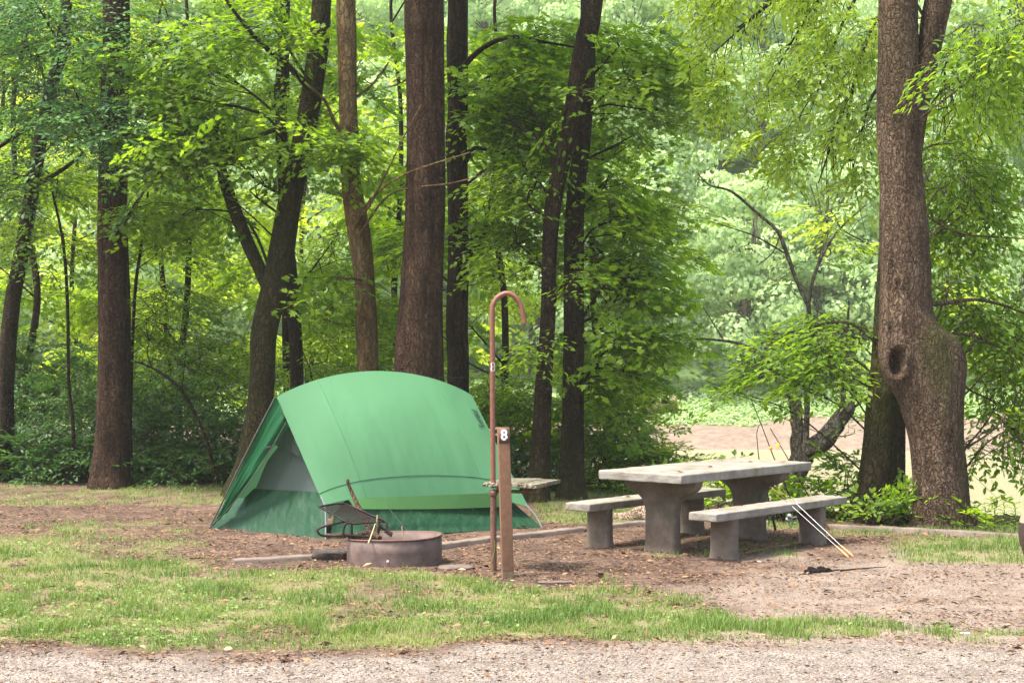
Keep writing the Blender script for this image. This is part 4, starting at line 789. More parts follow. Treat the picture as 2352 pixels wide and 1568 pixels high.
# ------------------------------------------------------------------ tent
def tent():
    N0 = G(748, 1238); F0 = G(482, 1212); N1 = G(1247, 1212); F1 = N1 + (F0 - N0)
    P0 = W(635.5, 912, 17.24); P1 = W(1084, 908, 18.3)
    t = thing('camping_tent', 'green ridge tent with pale green rain fly pitched on the bare ground under the trees', 'tent', tuple(((N0 + F1) / 2) * [1, 1, 0]))
    C0 = W(744, 1160, 16.86); C1 = W(1214, 1164, 17.85)     # near lower corners of the fly
    far = (F0 - N0)
    def ridge(u): return lerp(P0, P1, u[..., None]) + np.stack([0 * u, 0 * u, .268 * (1 - (2 * u - 1) ** 2) ** .9], -1)
    def near(u, v):
        a = ridge(u); b = lerp(C0, C1, u[..., None]) + np.stack([0 * u, 0 * u, .10 * (1 - (2 * u - 1) ** 4) * .9], -1)
        p = lerp(a, b, v[..., None]); bul = np.sin(np.pi * v) * np.sin(np.pi * u)
        p = p + np.array([.03, -.10, .05]) * (bul * .9)[..., None]
        wr = (fbm(np.stack([u * 16, v * 1.6 + u * 2, 0 * u], -1), 3, 3) - .5) * .02 * v + (fbm(np.stack([u * 34, v * 1.1, 0 * u], -1), 2, 8) - .5) * .005 * v * (1 - v) * 3
        rad = np.exp(-((u - .18 - v * .12) / .035) ** 2) * .004 + np.exp(-((u - .80 - v * .12) / .04) ** 2) * .004
        return p + np.array([.2, -.9, .3]) * (wr + rad)[..., None]
    mb = MB(); grid(mb, near, 120, 60)
    def farside(u, v):
        a = ridge(u); b = lerp(F0 + (P0 - F0) * .23, F1 + (P1 - F1) * .23, u[..., None]); return lerp(a, b, v[..., None]) + np.array([0, .05, 0]) * (np.sin(np.pi * v) * np.sin(np.pi * u))[..., None]
    grid(mb, farside, 40, 24)
    # small corner tab of the fly hanging by the pole
    tb_ = W(757, 1191, 16.9); q = near(np.array([.0, .03, .10]), np.array([1., 1, 1])); mb.add([q[0], q[1], q[2], tb_], [[0, 3, 2, 1]])
    fly = mb.obj('rain_fly', M['fly'], t, smooth=True)
    # hem seam
    sm = MB(); us = np.linspace(0, 1, 60); rod(sm, near(us, np.where(us < 2, .835 + .06 * (1 - us) ** 3, 0)) + [0, -.004, 0], .0022, 5); sm.obj('seam', M['wall'], fly)
    for uu in (.20, .80):
        sm = MB(); vv = np.linspace(0, 1, 40); rod(sm, near(uu + (.0 * vv), vv) + [0, -.003, 0], .0022, 5); sm.obj('seam', M['fly'], fly)
    # lettering printed along the right edge of the fly
    cu = bpy.data.curves.new('lettering', 'FONT'); cu.body = 'Eureka!'; cu.shear = .3; cu.size = 1; cu.offset = .012
    tmp = bpy.data.objects.new('tmp', cu); sc.collection.objects.link(tmp); dg = bpy.context.evaluated_depsgraph_get(); me = bpy.data.meshes.new_from_object(tmp.evaluated_get(dg)); bpy.data.objects.remove(tmp)
    co = np.zeros(len(me.vertices) * 3, np.float32); me.vertices.foreach_get('co', co); co = co.reshape(-1, 3); wdt = co[:, 0].max()
    pa = np.array([1113., 980.]); pb = np.array([1092., 938.]); dv = (pb - pa); nv = np.array([dv[1], -dv[0]]) / np.linalg.norm(dv)
    # place in the fly surface: find (u, v) of two pixels by search
    U, V_ = np.meshgrid(np.linspace(.8, 1, 81), np.linspace(0, .6, 121), indexing='ij'); S_ = near(U, V_); sx, sy = topx(S_)
    def find(p):
        k = np.argmin((sx - p[0]) ** 2 + (sy - p[1]) ** 2); return np.array([U.ravel()[k], V_.ravel()[k]])
    a_, b_ = find(pa), find(pb); c_ = find(pa + nv * 12)
    e1 = (b_ - a_) / wdt; e2 = (c_ - a_) / .75
    uv = a_ + co[:, 0:1] * e1 + co[:, 1:2] * e2; pos = near(uv[:, 0], uv[:, 1]) + np.array([.003, -.012, .005])
    me.vertices.foreach_set('co', pos.ravel()); me.update(); link('lettering', me, M['letter'], fly)
    # inner lining band behind the hem
    lm = MB()
    def lin(u, v):
        a = lerp(W(800, 1145, 16.86), W(1165, 1130, 17.62), u[..., None]); b = lerp(W(815, 1168, 16.84), W(1160, 1163, 17.6), u[..., None])
        b = b - np.stack([0 * u, 0 * u, .012 * np.sin(np.pi * u)], -1); return lerp(a, b, v[..., None])
    grid(lm, lin, 30, 4); lm.obj('fly_lining', M['fly_in'], t, smooth=True)
    # long side wall of the inner tent
    wm = MB()
    def wall(u, v):
        b = lerp(N0 + [.04, .03, .01], N1 + [-.02, .02, .01], u[..., None]); b = b + np.array([.02, -.07, 0]) * np.sin(np.pi * u)[..., None]
        a = lerp(N0 + np.array([.1, .45, .60]), N1 + np.array([-.62, .45, .5]), u[..., None])
        p = lerp(b, a, v[..., None]); wr = (fbm(np.stack([u * 7 + v * 2, v * 3, 0 * u], -1), 3, 21) - .5) * .045 * (1 - v) + (fbm(np.stack([u * 40 - v * 9, v * 2, 0 * u], -1), 2, 5) - .5) * .015
        p = p + np.array([.1, -.9, .1]) * wr[..., None]; p[..., 2] = np.maximum(p[..., 2], .004); return p
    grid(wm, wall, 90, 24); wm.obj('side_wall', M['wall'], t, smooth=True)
    # door end: plane through peak and the two feet
    n = np.cross(N0 - P0, F0 - P0); n /= np.linalg.norm(n)
    if n[1] > 0: n = -n
    def pp(x, y, d=0): return plane_pt(x, y, P0 - n * d, n)
    def quadpatch(px4, d, nu=30, nv=20, wr=.01, seed=1, fx=10, fy=2):
        dd = d if isinstance(d, (list, tuple)) else [d] * 4; Q = [pp(x, y, e) for (x, y), e in zip(px4, dd)]
        def fn(u, v):
            p = lerp(lerp(Q[0], Q[1], u[..., None]), lerp(Q[3], Q[2], u[..., None]), v[..., None])
            return p + n * ((fbm(np.stack([u * fx + v, v * fy, 0 * u], -1), 3, seed) - .5) * wr)[..., None]
        m_ = MB(); grid(m_, fn, nu, nv); return m_
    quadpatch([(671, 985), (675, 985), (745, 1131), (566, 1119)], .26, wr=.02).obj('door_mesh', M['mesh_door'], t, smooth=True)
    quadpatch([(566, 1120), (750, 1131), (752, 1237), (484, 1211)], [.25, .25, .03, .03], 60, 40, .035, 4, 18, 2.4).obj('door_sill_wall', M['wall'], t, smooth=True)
    quadpatch([(648, 945), (664, 960), (690, 1048), (632, 1022)], .22, wr=.02).obj('door_top_panel', M['mesh_door'], t, smooth=True)
    fl = quadpatch([(635.5, 913), (660, 978), (521, 1176), (482, 1212)], -.02, 24, 50, .10, 6, 5, 1.0).obj('door_flap', M['flap'], t, smooth=True)
    gl = MB(); rod(gl, [pp(657, 970, -.05), pp(600, 1068, -.06), pp(540, 1150, -.05), pp(482, 1211, -.03)], .005, 6); gl.obj('guy_line', M['pole_grey'], t)
    bk = MB(); box(bk, pp(608, 1034, -.08), np.array([.05, 0, .01]), np.array([0, .02, 0]), np.array([.01, 0, .035]), bev=.004); bk.obj('buckle', M['black'], t)
    # poles
    pm = MB(); rod(pm, [P0 + n * .02, pp(560, 1052, -.04), pp(500, 1175, -.03), F0], .009, 8); pm.obj('pole', M['pole_grey'], t, smooth=True)
    pm = MB(); rod(pm, [W(737, 1140, 16.84), W(747, 1168, 16.8), N0 + [0, 0, -.02]], .0085, 8); pm.obj('pole', M['steel'], t, smooth=True)
    pm = MB(); rod(pm, [C1 + [-.03, .0, .03], lerp(C1, N1, .5) + [.005, 0, .01], N1 + [0, 0, -.02]], .0085, 8); pm.obj('pole', M['steel'], t, smooth=True)
    for (a, b) in [((884, 1156, 16.95), (934, 1216, 16.6)), ((1150, 1150, 17.6), (1225, 1214, 17.62)), ((1084, 1164, 17.4), (1088, 1174, 17.38)), ((1008, 866, 17.9), (1330, 872, 20.9))]:
        m_ = MB(); rod(m_, [W(*a), W(*b)], .0022, 5); m_.obj('guy_line', M['black'], t)
tent()

# ------------------------------------------------------------------ fire ring
def fire_ring():
    c = np.array([(906 - CX) / F * 15.0, 15.0, 0]); r = .421; H = .225
    t = thing('fire_ring', 'low rusty steel fire ring with a tilted grate, before the tent', 'fire ring', tuple(c))
    a = np.linspace(0, 2 * np.pi, 97)[:-1]; mb = MB(); prof = [(r, -.05), (r + .002, H * .5), (r, H), (r - .008, H), (r - .010, H * .5), (r - .008, -.05)]
    V = np.array([[c[0] + q * math.cos(x), c[1] + q * math.sin(x), z + (.012 * math.cos(x) - .004 * math.sin(x)) * (z > 0) + .004 * math.sin(3 * x + 1)] for q, z in prof for x in a]).reshape(len(prof), 96, 3)
    I = np.arange(len(prof) * 96).reshape(len(prof), 96); mb.add(V.reshape(-1, 3), np.stack([I[:-1], np.roll(I[:-1], -1, 1), np.roll(I[1:], -1, 1), I[1:]], -1).reshape(-1, 4))
    mb.obj('ring_wall', M['ring'], t, smooth=False)
    lip = MB(); q = V[2].copy(); q = np.vstack([q, q[:1]]); tube(lip, q + [0, 0, .002], .008, 8, cap=False); lip.obj('rim', M['rust_dark'], t, smooth=True)
    for (x, y) in [(899, 1289), (1003, 1281)]:
        b = MB(); ang = math.asin(((x - 906) / F * 15) / r); p = c + [r * math.sin(ang), -r * math.cos(ang), 0]; p[2] = EYE - (y - YH) / F * (15 - r * math.cos(ang)); o = p - c; o[2] = 0; o /= np.linalg.norm(o)
        tube(b, [p - o * .004, p + o * .006, p + o * .009], [.013, .013, .008], 10); b.obj('bolt', M['cream'] if x < 950 else M['rust_dark'], t)
    am = MB()
    def ash(u, v):
        rr = u * (r - .012); x = rr * np.cos(v * 2 * np.pi); y = rr * np.sin(v * 2 * np.pi); return np.stack([c[0] + x, c[1] + y, .075 + fbm(np.stack([x * 9, y * 9, 0 * x], -1), 3, 4) * .08], -1)
    grid(am, ash, 18, 60); am.obj('ash_bed', M['soot'], t)
    # swivel grate
    g = MB(); V0, V1, V2, V3 = W(733, 1163, 14.82), W(797, 1157, 15.1), W(882, 1198, 15.05), W(806, 1202, 14.76)
    sagv = np.array([0, 0, -.02])
    for k in range(12):
        u = k / 11; A = lerp(V0, V1, u); Bq = lerp(V3, V2, u); rod(g, [A, lerp(A, Bq, .5) + sagv * .2, Bq], .0045, 6)
    gr = g.obj('grate_bars', M['iron'], t, smooth=True)
    f = MB(); arc = [V0, W(762, 1157.5, 14.95), W(785, 1156, 15.05), W(797, 1158, 15.1), W(830, 1172, 15.08), W(860, 1186, 15.06), W(878, 1192, 15.05), W(888, 1199, 15.04), W(891, 1220, 15.03)]
    rod(f, arc, .009, 8); rod(f, [V0, lerp(V0, V3, .5) + sagv * .2, V3, lerp(V3, V2, .5), V2], .008, 8)
    f.obj('grate_frame', M['iron'], t, smooth=True)
    h = MB(); rod(h, [W(802, 1194, 14.9), W(765, 1203, 14.82), W(737, 1210, 14.78), W(728, 1217, 14.78), W(733, 1226, 14.78), W(748, 1230, 14.8), W(790, 1229, 14.82), W(830, 1231, 14.86), W(862, 1235, 14.9)], .011, 8)
    rod(h, [W(789, 1234, 14.8), W(789, 1215, 14.8), W(794, 1203, 14.8), W(804, 1199, 14.8)], .010, 8); rod(h, [W(808, 1236, 14.84), W(808, 1201, 14.84)], .011, 8)
    rod(h, [W(868, 1196, 14.98), W(872, 1206, 14.98), W(880, 1213, 14.98), W(893, 1219, 15)], .010, 8); rod(h, [W(872, 1196, 14.95), W(868, 1222, 14.95), W(871, 1238, 14.95)], .011, 8)
    h.obj('handle', M['iron'], t, smooth=True)
    s = MB(); k = np.linspace(0, 1, 90); ax = lerp(W(884, 1217, 15), W(901, 1228, 15), k[:, None]); ph = k * 2 * np.pi * 6; sp = ax + np.stack([.010 * np.cos(ph) * .6, .02 * np.sin(ph), .018 * np.cos(ph)], -1); tube(s, sp, .005, 6); s.obj('spring_grip', M['iron'], t, smooth=True)
    return c
ring_c = fire_ring()
def stick(name, label, cat, pts, r0, r1, mat, sides=10, rough=.12, seed=1):
    t = MB(); k = catmull(np.array(pts), .02); tube(t, k, np.linspace(r0, r1, len(k)), sides, rough=rough, seed=seed); o = t.obj(name, mat, smooth=True); tagit(o, label, cat); 
    if mat in (M['log'],): moss_attr(o.data, lambda c: 0 * c[:, 0])
    return o
stick('firewood_branch', 'thick broken branch standing upright through the fire ring grate', 'firewood', [W(872, 1250, 14.95), W(856, 1232, 15), W(846, 1208, 15.05), W(824, 1166, 15.12), W(811, 1137, 15.14), W(801, 1113, 15.15), W(798, 1100, 15.15)], .034, .013, M['log'], 12, .2)
stick('firewood_branch', 'shorter dark branch leaning inside the fire ring under the grate', 'firewood', [W(800, 1240, 15.1), W(830, 1225, 15.05), W(855, 1222, 15), W(872, 1236, 14.9)], .02, .024, M['log'], 10, .2, 2)
stick('firewood_branch', 'stubby branch piece propped in the middle of the fire ring', 'firewood', [W(858, 1246, 15.05), W(866, 1224, 15.05), W(872, 1205, 15.08)], .03, .018, M['log'], 10, .25, 3)
stick('firewood_branch', 'branch lying from the grate handle into the fire ring', 'firewood', [W(748, 1229, 15.02), W(790, 1228, 15.02), W(820, 1232, 15.0), W(850, 1238, 15.0)], .017, .022, M['log'], 10, .25, 4)
stick('dry_twig', 'pale dry twig leaning over the front rim of the fire ring', 'twig', [W(862, 1202, 14.9), W(857, 1217, 14.75), W(852, 1232, 14.62), W(846, 1247, 14.56)], .004, .007, M['straw'], 6, .1)
stick('dry_twig', 'short pale twig end showing above the grate of the fire ring', 'twig', [W(867, 1215, 14.98), W(866, 1197, 14.98), W(867, 1182, 14.98)], .006, .007, M['straw'], 6, .1)
stick('dry_twig', 'thin twig standing alone at the back of the fire ring', 'twig', [W(929, 1240, 15.25), W(925, 1222, 15.25), W(923, 1208, 15.25)], .004, .006, M['straw'], 6, .1)

# stones and edging
def rockmesh(mb, c, s, seed, n=4, flat=1, rz=0):
    import bmesh
    bm = bmesh.new(); bmesh.ops.create_icosphere(bm, subdivisions=n, radius=1); V = np.array([v.co[:] for v in bm.verts]); Fc = np.array([[v.index for v in f.verts] for f in bm.faces]); bm.free()
    V = np.sign(V) * np.abs(V) ** .55; V = V * (1 + (fbm(V * 1.7 + seed, 4, seed)[:, None] - .5) * .35); V = V * s
    cz, sz = math.cos(rz), math.sin(rz); V = np.stack([V[:, 0] * cz - V[:, 1] * sz, V[:, 0] * sz + V[:, 1] * cz, V[:, 2]], 1); mb.add(V + c, Fc); return mb
def stone(name, label, cat, px, py, s, seed, mat, rz=0, z=0, n=4):
    c = G(px, py); c[2] = z; mb = MB(); rockmesh(mb, c, np.array(s), seed, n, rz=rz); return tagit(mb.obj(name, mat, smooth=True), label, cat)
stone('rock', 'dark grey angular rock against the left side of the fire ring', 'rock', 758, 1281, (.16, .12, .05), 3, M['rock'], .1, .03)
stone('flat_stone', 'flat grey stone slab at the right foot of the fire ring', 'stone', 1048, 1303, (.15, .12, .016), 5, M['slab_dirt'], .2, .004)
stone('flat_stone', 'flat pale slab sunk in the grass right of the number post', 'stone', 1275, 1336, (.15, .05, .008), 7, M['slab_dirt'], .1, .001)
stone('pebble', 'small white stone in the gravel at the lower right', 'stone', 2216, 1457, (.035, .02, .012), 9, M['cream'], 0, .008, 3)
stone('pine_cone', 'small dark cone on the trodden soil before the near bench', 'cone', 1379, 1325, (.022, .02, .02), 11, M['char'], 0, .016, 3)
stone('pebble', 'small pale stone on the soil before the near bench', 'stone', 1743, 1291, (.02, .015, .008), 12, M['cream'], 0, .008, 3)
def curb(label, pts, h=.085, wd=.12, seed=1):
    P = np.array([G(x, y) for x, y in pts]); K = catmull(P, .06); T = np.gradient(K, axis=0); T /= np.linalg.norm(T, axis=1)[:, None]; Nn = np.stack([-T[:, 1], T[:, 0], 0 * T[:, 0]], 1)
    if Nn[len(Nn) // 2, 1] < 0: Nn = -Nn
    prof = [(0, -.1), (0, h - .012), (.008, h - .002), (.02, h), (wd - .02, h), (wd, h - .012), (wd, -.1)]
    V = np.array([[K[i] + Nn[i] * a + [0, 0, b] for a, b in prof] for i in range(len(K))]); V += ((fbm(V * 14, 3, seed) - .5) * .02)[..., None] * np.array([.6, .6, 1])
    I = np.arange(V.shape[0] * V.shape[1]).reshape(V.shape[:2]); mb = MB(); mb.add(V.reshape(-1, 3), np.stack([I[:-1, :-1], I[1:, :-1], I[1:, 1:], I[:-1, 1:]], -1).reshape(-1, 4))
    m_ = len(prof); mb.add(V[0], [list(range(m_))]); mb.add(V[-1], [list(range(m_))[::-1]])
    o = mb.obj('edging_curb', M['curb'], smooth=False); tagit(o, label, 'curb')
curb('low concrete edging left of the fire ring, its end lost in grass', [(540, 1294), (680, 1286), (812, 1276)], .035, seed=1)
curb('low concrete edging between the fire ring and the benches, in front of the tent', [(985, 1264), (1150, 1243), (1350, 1221)], .05, seed=2)
curb('low concrete edging behind the two concrete benches', [(1362, 1219), (1480, 1206), (1620, 1204), (1764, 1206)], .045, seed=3)
curb('low concrete edging at the far right in front of the burled tree', [(1880, 1214), (2050, 1222), (2200, 1230), (2420, 1243), (2800, 1262)], .05, seed=4)

# ------------------------------------------------------------------ lantern pole with shelf, number post
def text_mesh(s, bold=.0, size=1, ext=.0):
    cu = bpy.data.curves.new('txt', 'FONT'); cu.body = s; cu.size = size; cu.offset = bold; cu.extrude = ext; cu.align_x = 'CENTER'
    o = bpy.data.objects.new('tmp', cu); sc.collection.objects.link(o); dg = bpy.context.evaluated_depsgraph_get(); me = bpy.data.meshes.new_from_object(o.evaluated_get(dg)); bpy.data.objects.remove(o)
    co = np.zeros(len(me.vertices) * 3); me.vertices.foreach_get('co', co); co = co.reshape(-1, 3)
    co[:, :2] -= (co[:, :2].min(0) + co[:, :2].max(0)) / 2; co[:, :2] /= (co[:, :2].max(0) - co[:, :2].min(0)); return me, co
def lantern():
    Z = 14.4; b = W(1134, 1313, Z); b[2] = 0; t = thing('lantern_pole', 'tall rust-red pipe lantern pole with a hooked top and a plank shelf', 'pole', tuple(b))
    w_ = lambda x, y, dz=0: W(x, y, Z + dz)
    mb = MB(); rod(mb, [w_(1133, 1120), w_(1131.5, 950), w_(1131, 800), w_(1131, 715), w_(1133.5, 698), w_(1142, 684), w_(1154, 676), w_(1167, 673.5), w_(1180, 679), w_(1190, 690), w_(1198, 708), w_(1205, 743)], .0222, 20, .02)
    pole = mb.obj('pole', M['rust'], t, smooth=True)
    mb = MB(); rod(mb, [w_(1134, 1318), w_(1133, 1128)], .027, 20); tube(mb, [w_(1133, 1139), w_(1133, 1136), w_(1133, 1127), w_(1133, 1125)], [.028, .036, .036, .028], 20)
    mb.obj('lower_sleeve', M['rust_dark'], t, smooth=True)
    mb = MB(); tube(mb, [w_(1205, 742), w_(1206, 749)], .006, 8); mb.obj('hook_pin', M['rust_dark'], t)
    me, co = text_mesh('8', -.012); c = w_(1133.5, 842); hx, hz = .040, .078; a = (co[:, 0] * hx + .004) / .0225
    me.vertices.foreach_set('co', np.stack([w_(1131.2, 842)[0] + .0235 * np.sin(a), Z - .0235 * np.cos(a), c[2] + co[:, 1] * hz], 1).ravel()); link('number', me, M['white'], t)
    # shelf
    z = .752; FL, FR, BR = G(1106, 1108, z), G(1233, 1112, z), G(1289.5, 1100, z); ax = FR - FL; ay = BR - FR; th = np.array([0, 0, -.034])
    sh = thing('shelf', None, None, tuple(FL)); sh.parent = t; sh.matrix_parent_inverse = Matrix.Translation(-Vector(b)); wdt = np.linalg.norm(ax)
    for k in range(3):
        m_ = MB(); o = FL + ax * (k / 3 + .004) + (ay * [.02, 0, -.01][k]); box(m_, o + th + [0, 0, [0, .003, -.001][k]], ax * (1 / 3 - .010), ay * [.97, 1, .98][k], -th, bev=.005)
        pl = m_.obj('plank', M['plank']); pl.parent = sh
        pl.matrix_parent_inverse = Matrix.Translation(-(Vector(FL)))
        moss_attr(pl.data, lambda c: 0 * c[:, 0])
    m_ = MB(); u = ax / wdt; v = ay / np.linalg.norm(ay)
    box(m_, FL + u * .12 + v * .03 + [0, 0, -.062], u * .03, v * .52, np.array([0, 0, .027])); box(m_, FL + u * .36 + v * .03 + [0, 0, -.062], u * .03, v * .5, np.array([0, 0, .027])); box(m_, FL + u * .06 + v * .10 + [0, 0, -.09], u * .4, v * .03, np.array([0, 0, .028]))
    br = m_.obj('bracket', M['rust_dark']); br.parent = sh; br.matrix_parent_inverse = Matrix.Translation(-Vector(FL))
    return t
lantern()
def post():
    Z = 13.95; b0 = W(1152, 1328, Z); top = W(1141.5, 982, Z); t = thing('number_post', 'square brown wooden campsite post with a white number eight near its top', 'post', (b0[0], b0[1], 0))
    ax = np.array([.0945, .014, 0]); ay = np.array([-.012, .09, 0]); az = top - b0
    b0 = b0 - az * .08; az = az * 1.08; mb = MB(); k = .84
    box(mb, b0 + [.010, 0, 0], ax, ay, az * k, bev=.004); o = mb.obj('lower_post', M['wood_post'], t); moss_attr(o.data, lambda c: 0 * c[:, 0])
    mb = MB(); box(mb, b0 + [.010, 0, 0] + az * .12 + ax * .001 - np.array([0, .003, 0]), ax, ay, az * .88, bev=.004); p = mb.obj('painted_post', M['wood_brown'], t); moss_attr(p.data, lambda c: 0 * c[:, 0])
    mb = MB(); q = b0 + [.010, -.003, 0] + az * .905; box(mb, q + ax * .03 - [0, .004, 0], ax * .97, np.array([0, .0045, 0]), az * .093); mb.obj('plate', M['post_paint'], t)
    me, co = text_mesh('8', .03); u = ax / np.linalg.norm(ax); c = q + ax * .50 + az * .052 - [0, .0075, 0]; up = az / np.linalg.norm(az)
    me.vertices.foreach_set('co', (c + co[:, 0:1] * u * .056 + co[:, 1:2] * up * .093).ravel()); link('number', me, M['white'], t)
    for (x, y) in [(1163, 1008)]:
        m_ = MB(); c = W(x, y, Z - .003); tube(m_, [c, c - [0, .006, 0]], [.006, .004], 8); m_.obj('nail', M['black'], t)
    m_ = MB(); P = [W(1134, 1317, 14.3), W(1131, 1295, 14.28), W(1137, 1262, 14.26), W(1136, 1240, 14.28)]
    return t
M['wood_brown'] = simple('brown_stained_wood', (0.178, 0.096, 0.0577), .85, 0, .22, 22, .3, .004, .2)
post()
stick('weed_stem', 'thin yellow-green weed stem climbing beside the foot of the lantern pole', 'weed', [W(1134, 1315, 14.3), W(1129, 1290, 14.28), W(1136, 1262, 14.26), W(1136, 1240, 14.28)], .003, .002, M['leaf_light'], 5, 0)

# ------------------------------------------------------------------ picnic table, benches
TC = np.array([1.898, 16.24, 0]); ANG = .862
TU = np.array([math.cos(ANG), math.sin(ANG), 0]); TV = np.array([math.sin(ANG), -math.cos(ANG), 0])
def slab_obj(name, c, L_, Wd, z, th, t, seed, mat='slab'):
    mb = MB(); o = c - TU * L_ / 2 - TV * Wd / 2 + [0, 0, z - th]; box(mb, o, TU * L_, TV * Wd, np.array([0, 0, th]), bev=.014)
    me_o = mb.obj(name, M[mat], t, smooth=True); 
    md = me_o.modifiers.new('sub', 'SUBSURF'); md.subdivision_type = 'SIMPLE'; md.levels = 5; md.render_levels = 5
    tx = bpy.data.textures.get('chips') or bpy.data.textures.new('chips', 'CLOUDS'); tx.noise_scale = .05; tx.noise_depth = 3
    dm = me_o.modifiers.new('chips', 'DISPLACE'); dm.texture = tx; dm.strength = .012; dm.mid_level = .6; dm.texture_coords = 'LOCAL'
    return me_o
def leg_obj(name, c, prof, thick, t, seed):
    """prof rows (z, half width); slab standing across TV, thickness along TU"""
    mb = MB(); zs = np.array([p[0] for p in prof]); hw = np.array([p[1] for p in prof]); z = np.linspace(zs[0], zs[-1], 40); h = np.interp(z, zs, hw); fl = 1 + .25 * np.exp(-np.clip(z, 0, 9) / .05)
    ring = []
    for i in range(len(z)):
        hh = h[i] + .018 * np.exp(-max(z[i], 0) / .045); tt = thick / 2 + .012 * np.exp(-max(z[i], 0) / .045); b = .018
        sec = [(-hh + b, -tt), (hh - b, -tt), (hh, -tt + b), (hh, tt - b), (hh - b, tt), (-hh + b, tt), (-hh, tt - b), (-hh, -tt + b)]
        ring.append([c + TV * a + TU * d + [0, 0, z[i]] for a, d in sec])
    V = np.array(ring); I = np.arange(V.shape[0] * 8).reshape(-1, 8); mb.add(V.reshape(-1, 3), np.stack([I[:-1], np.roll(I[:-1], -1, 1), np.roll(I[1:], -1, 1), I[1:]], -1).reshape(-1, 4))
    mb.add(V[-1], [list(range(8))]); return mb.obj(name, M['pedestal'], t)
TP = [(-.1, .172), (.37, .168), (.44, .18), (.49, .205), (.53, .25), (.555, .30), (.575, .36), (.61, .40), (.65, .415), (.685, .42)]
t = thing('picnic_table', 'weathered concrete picnic table on two flared pedestals', 'table', tuple(TC))
slab_obj('tabletop', TC, 2.263, .938, .762, .082, t, 1)
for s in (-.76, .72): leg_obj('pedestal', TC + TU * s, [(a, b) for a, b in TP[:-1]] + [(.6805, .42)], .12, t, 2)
for sgn, lab in ((1, 'concrete bench on the near side of the table, roasting forks leaning on it'), (-1, 'long concrete bench on the far side of the picnic table, toward the trees')):
    c = TC + TV * sgn * .707; b = thing('concrete_bench', lab, 'bench', tuple(c), 'concrete benches at the picnic table')
    slab_obj('seat', c, 2.298, .30, .44, .072, b, 3)
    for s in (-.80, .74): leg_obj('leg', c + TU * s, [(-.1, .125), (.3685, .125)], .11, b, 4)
def on_plane(px, py, z): return G(px, py, z)
for i, (x, y, z, lab) in enumerate([(1637, 1072, .764, 'curled rust-brown leaf near the middle of the tabletop'), (1571, 1084.5, .764, 'orange-brown leaf near the front corner of the tabletop'), (1660, 1058, .764, 'dark brown leaf at the far side of the tabletop'), (1717, 1061.5, .764, 'brown leaf right of centre on the tabletop'),
        (1790, 1061, .764, 'small dark leaf near the right end of the tabletop'), (1476, 1068, .764, 'small orange leaf near the left back edge of the tabletop'), (1707, 1161, .442, 'brown leaf lying on the near bench'), (1449, 1141, .442, 'brown leaf lying on the far bench'), (1790, 1150, .442, 'pale dead leaf by the roasting forks on the near bench')]):
    p = G(x, y, z); rng = np.random.default_rng(i); mb = MB(); L_ = .07; V = np.array([[0, 0, 0], [.3, .22, .12], [.7, .2, .22], [1, 0, .1], [.7, -.2, .02], [.3, -.22, .0], [.5, 0, .05]]) * L_; a = rng.uniform(0, 6); Rm = np.array([[math.cos(a), -math.sin(a), 0], [math.sin(a), math.cos(a), 0], [0, 0, 1]])
    mb.add(V @ Rm.T + p + [0, 0, .002], [[0, 6, 1], [1, 6, 2], [2, 6, 3], [3, 6, 4], [4, 6, 5], [5, 6, 0]], .8 if 'orange' in lab or 'rust' in lab else .5); tagit(mb.obj('dead_leaf', M['litter']), lab, 'leaf', 'dead leaves on the table and benches')

# roasting forks
def fork(label, hnd, pr, Zs):
    t = thing('roasting_fork', label, 'roasting fork', tuple(W(*hnd[1], Zs[0])))
    a, b = W(*hnd[0], Zs[1]), W(*hnd[1], Zs[0]); m_ = MB(); k = lerp(b, a, np.linspace(0, 1, 9)[:, None]); tube(m_, k, [.005, .010, .011, .0105, .010, .009, .009, .008, .005], 10); m_.obj('handle', M['fork_wood'], t, smooth=True)
    j = W(*pr[0], Zs[2]); m_ = MB(); tube(m_, [a, j], .0028, 8); m_.obj('shaft', M['steel'], t, smooth=True)
    for q in pr[1:]:
        m_ = MB(); rod(m_, [j] + [W(x, y, zz) for x, y, zz in q], .0022, 6); m_.obj('prong', M['rust_dark'], t, smooth=True)
fork('roasting fork with the lighter handle, right of the pair on the near bench', [(1931, 1252), (1961, 1278.5)], [(1829, 1156), [(1826, 1153, 15.86), (1812, 1138, 15.95), (1793, 1118, 16.05)], [(1821, 1154, 15.86), (1803, 1136, 15.95), (1778, 1112, 16.05)]], (15.33, 15.42, 15.84))
fork('roasting fork with the redder handle, left of the pair on the near bench', [(1920, 1253), (1950, 1280.5)], [(1809, 1153), [(1801, 1143, 15.86), (1786, 1130, 15.95), (1768, 1117, 16.02)], [(1797, 1145, 15.86), (1783, 1136, 15.95), (1773, 1124, 16.02)]], (15.3, 15.4, 15.8))
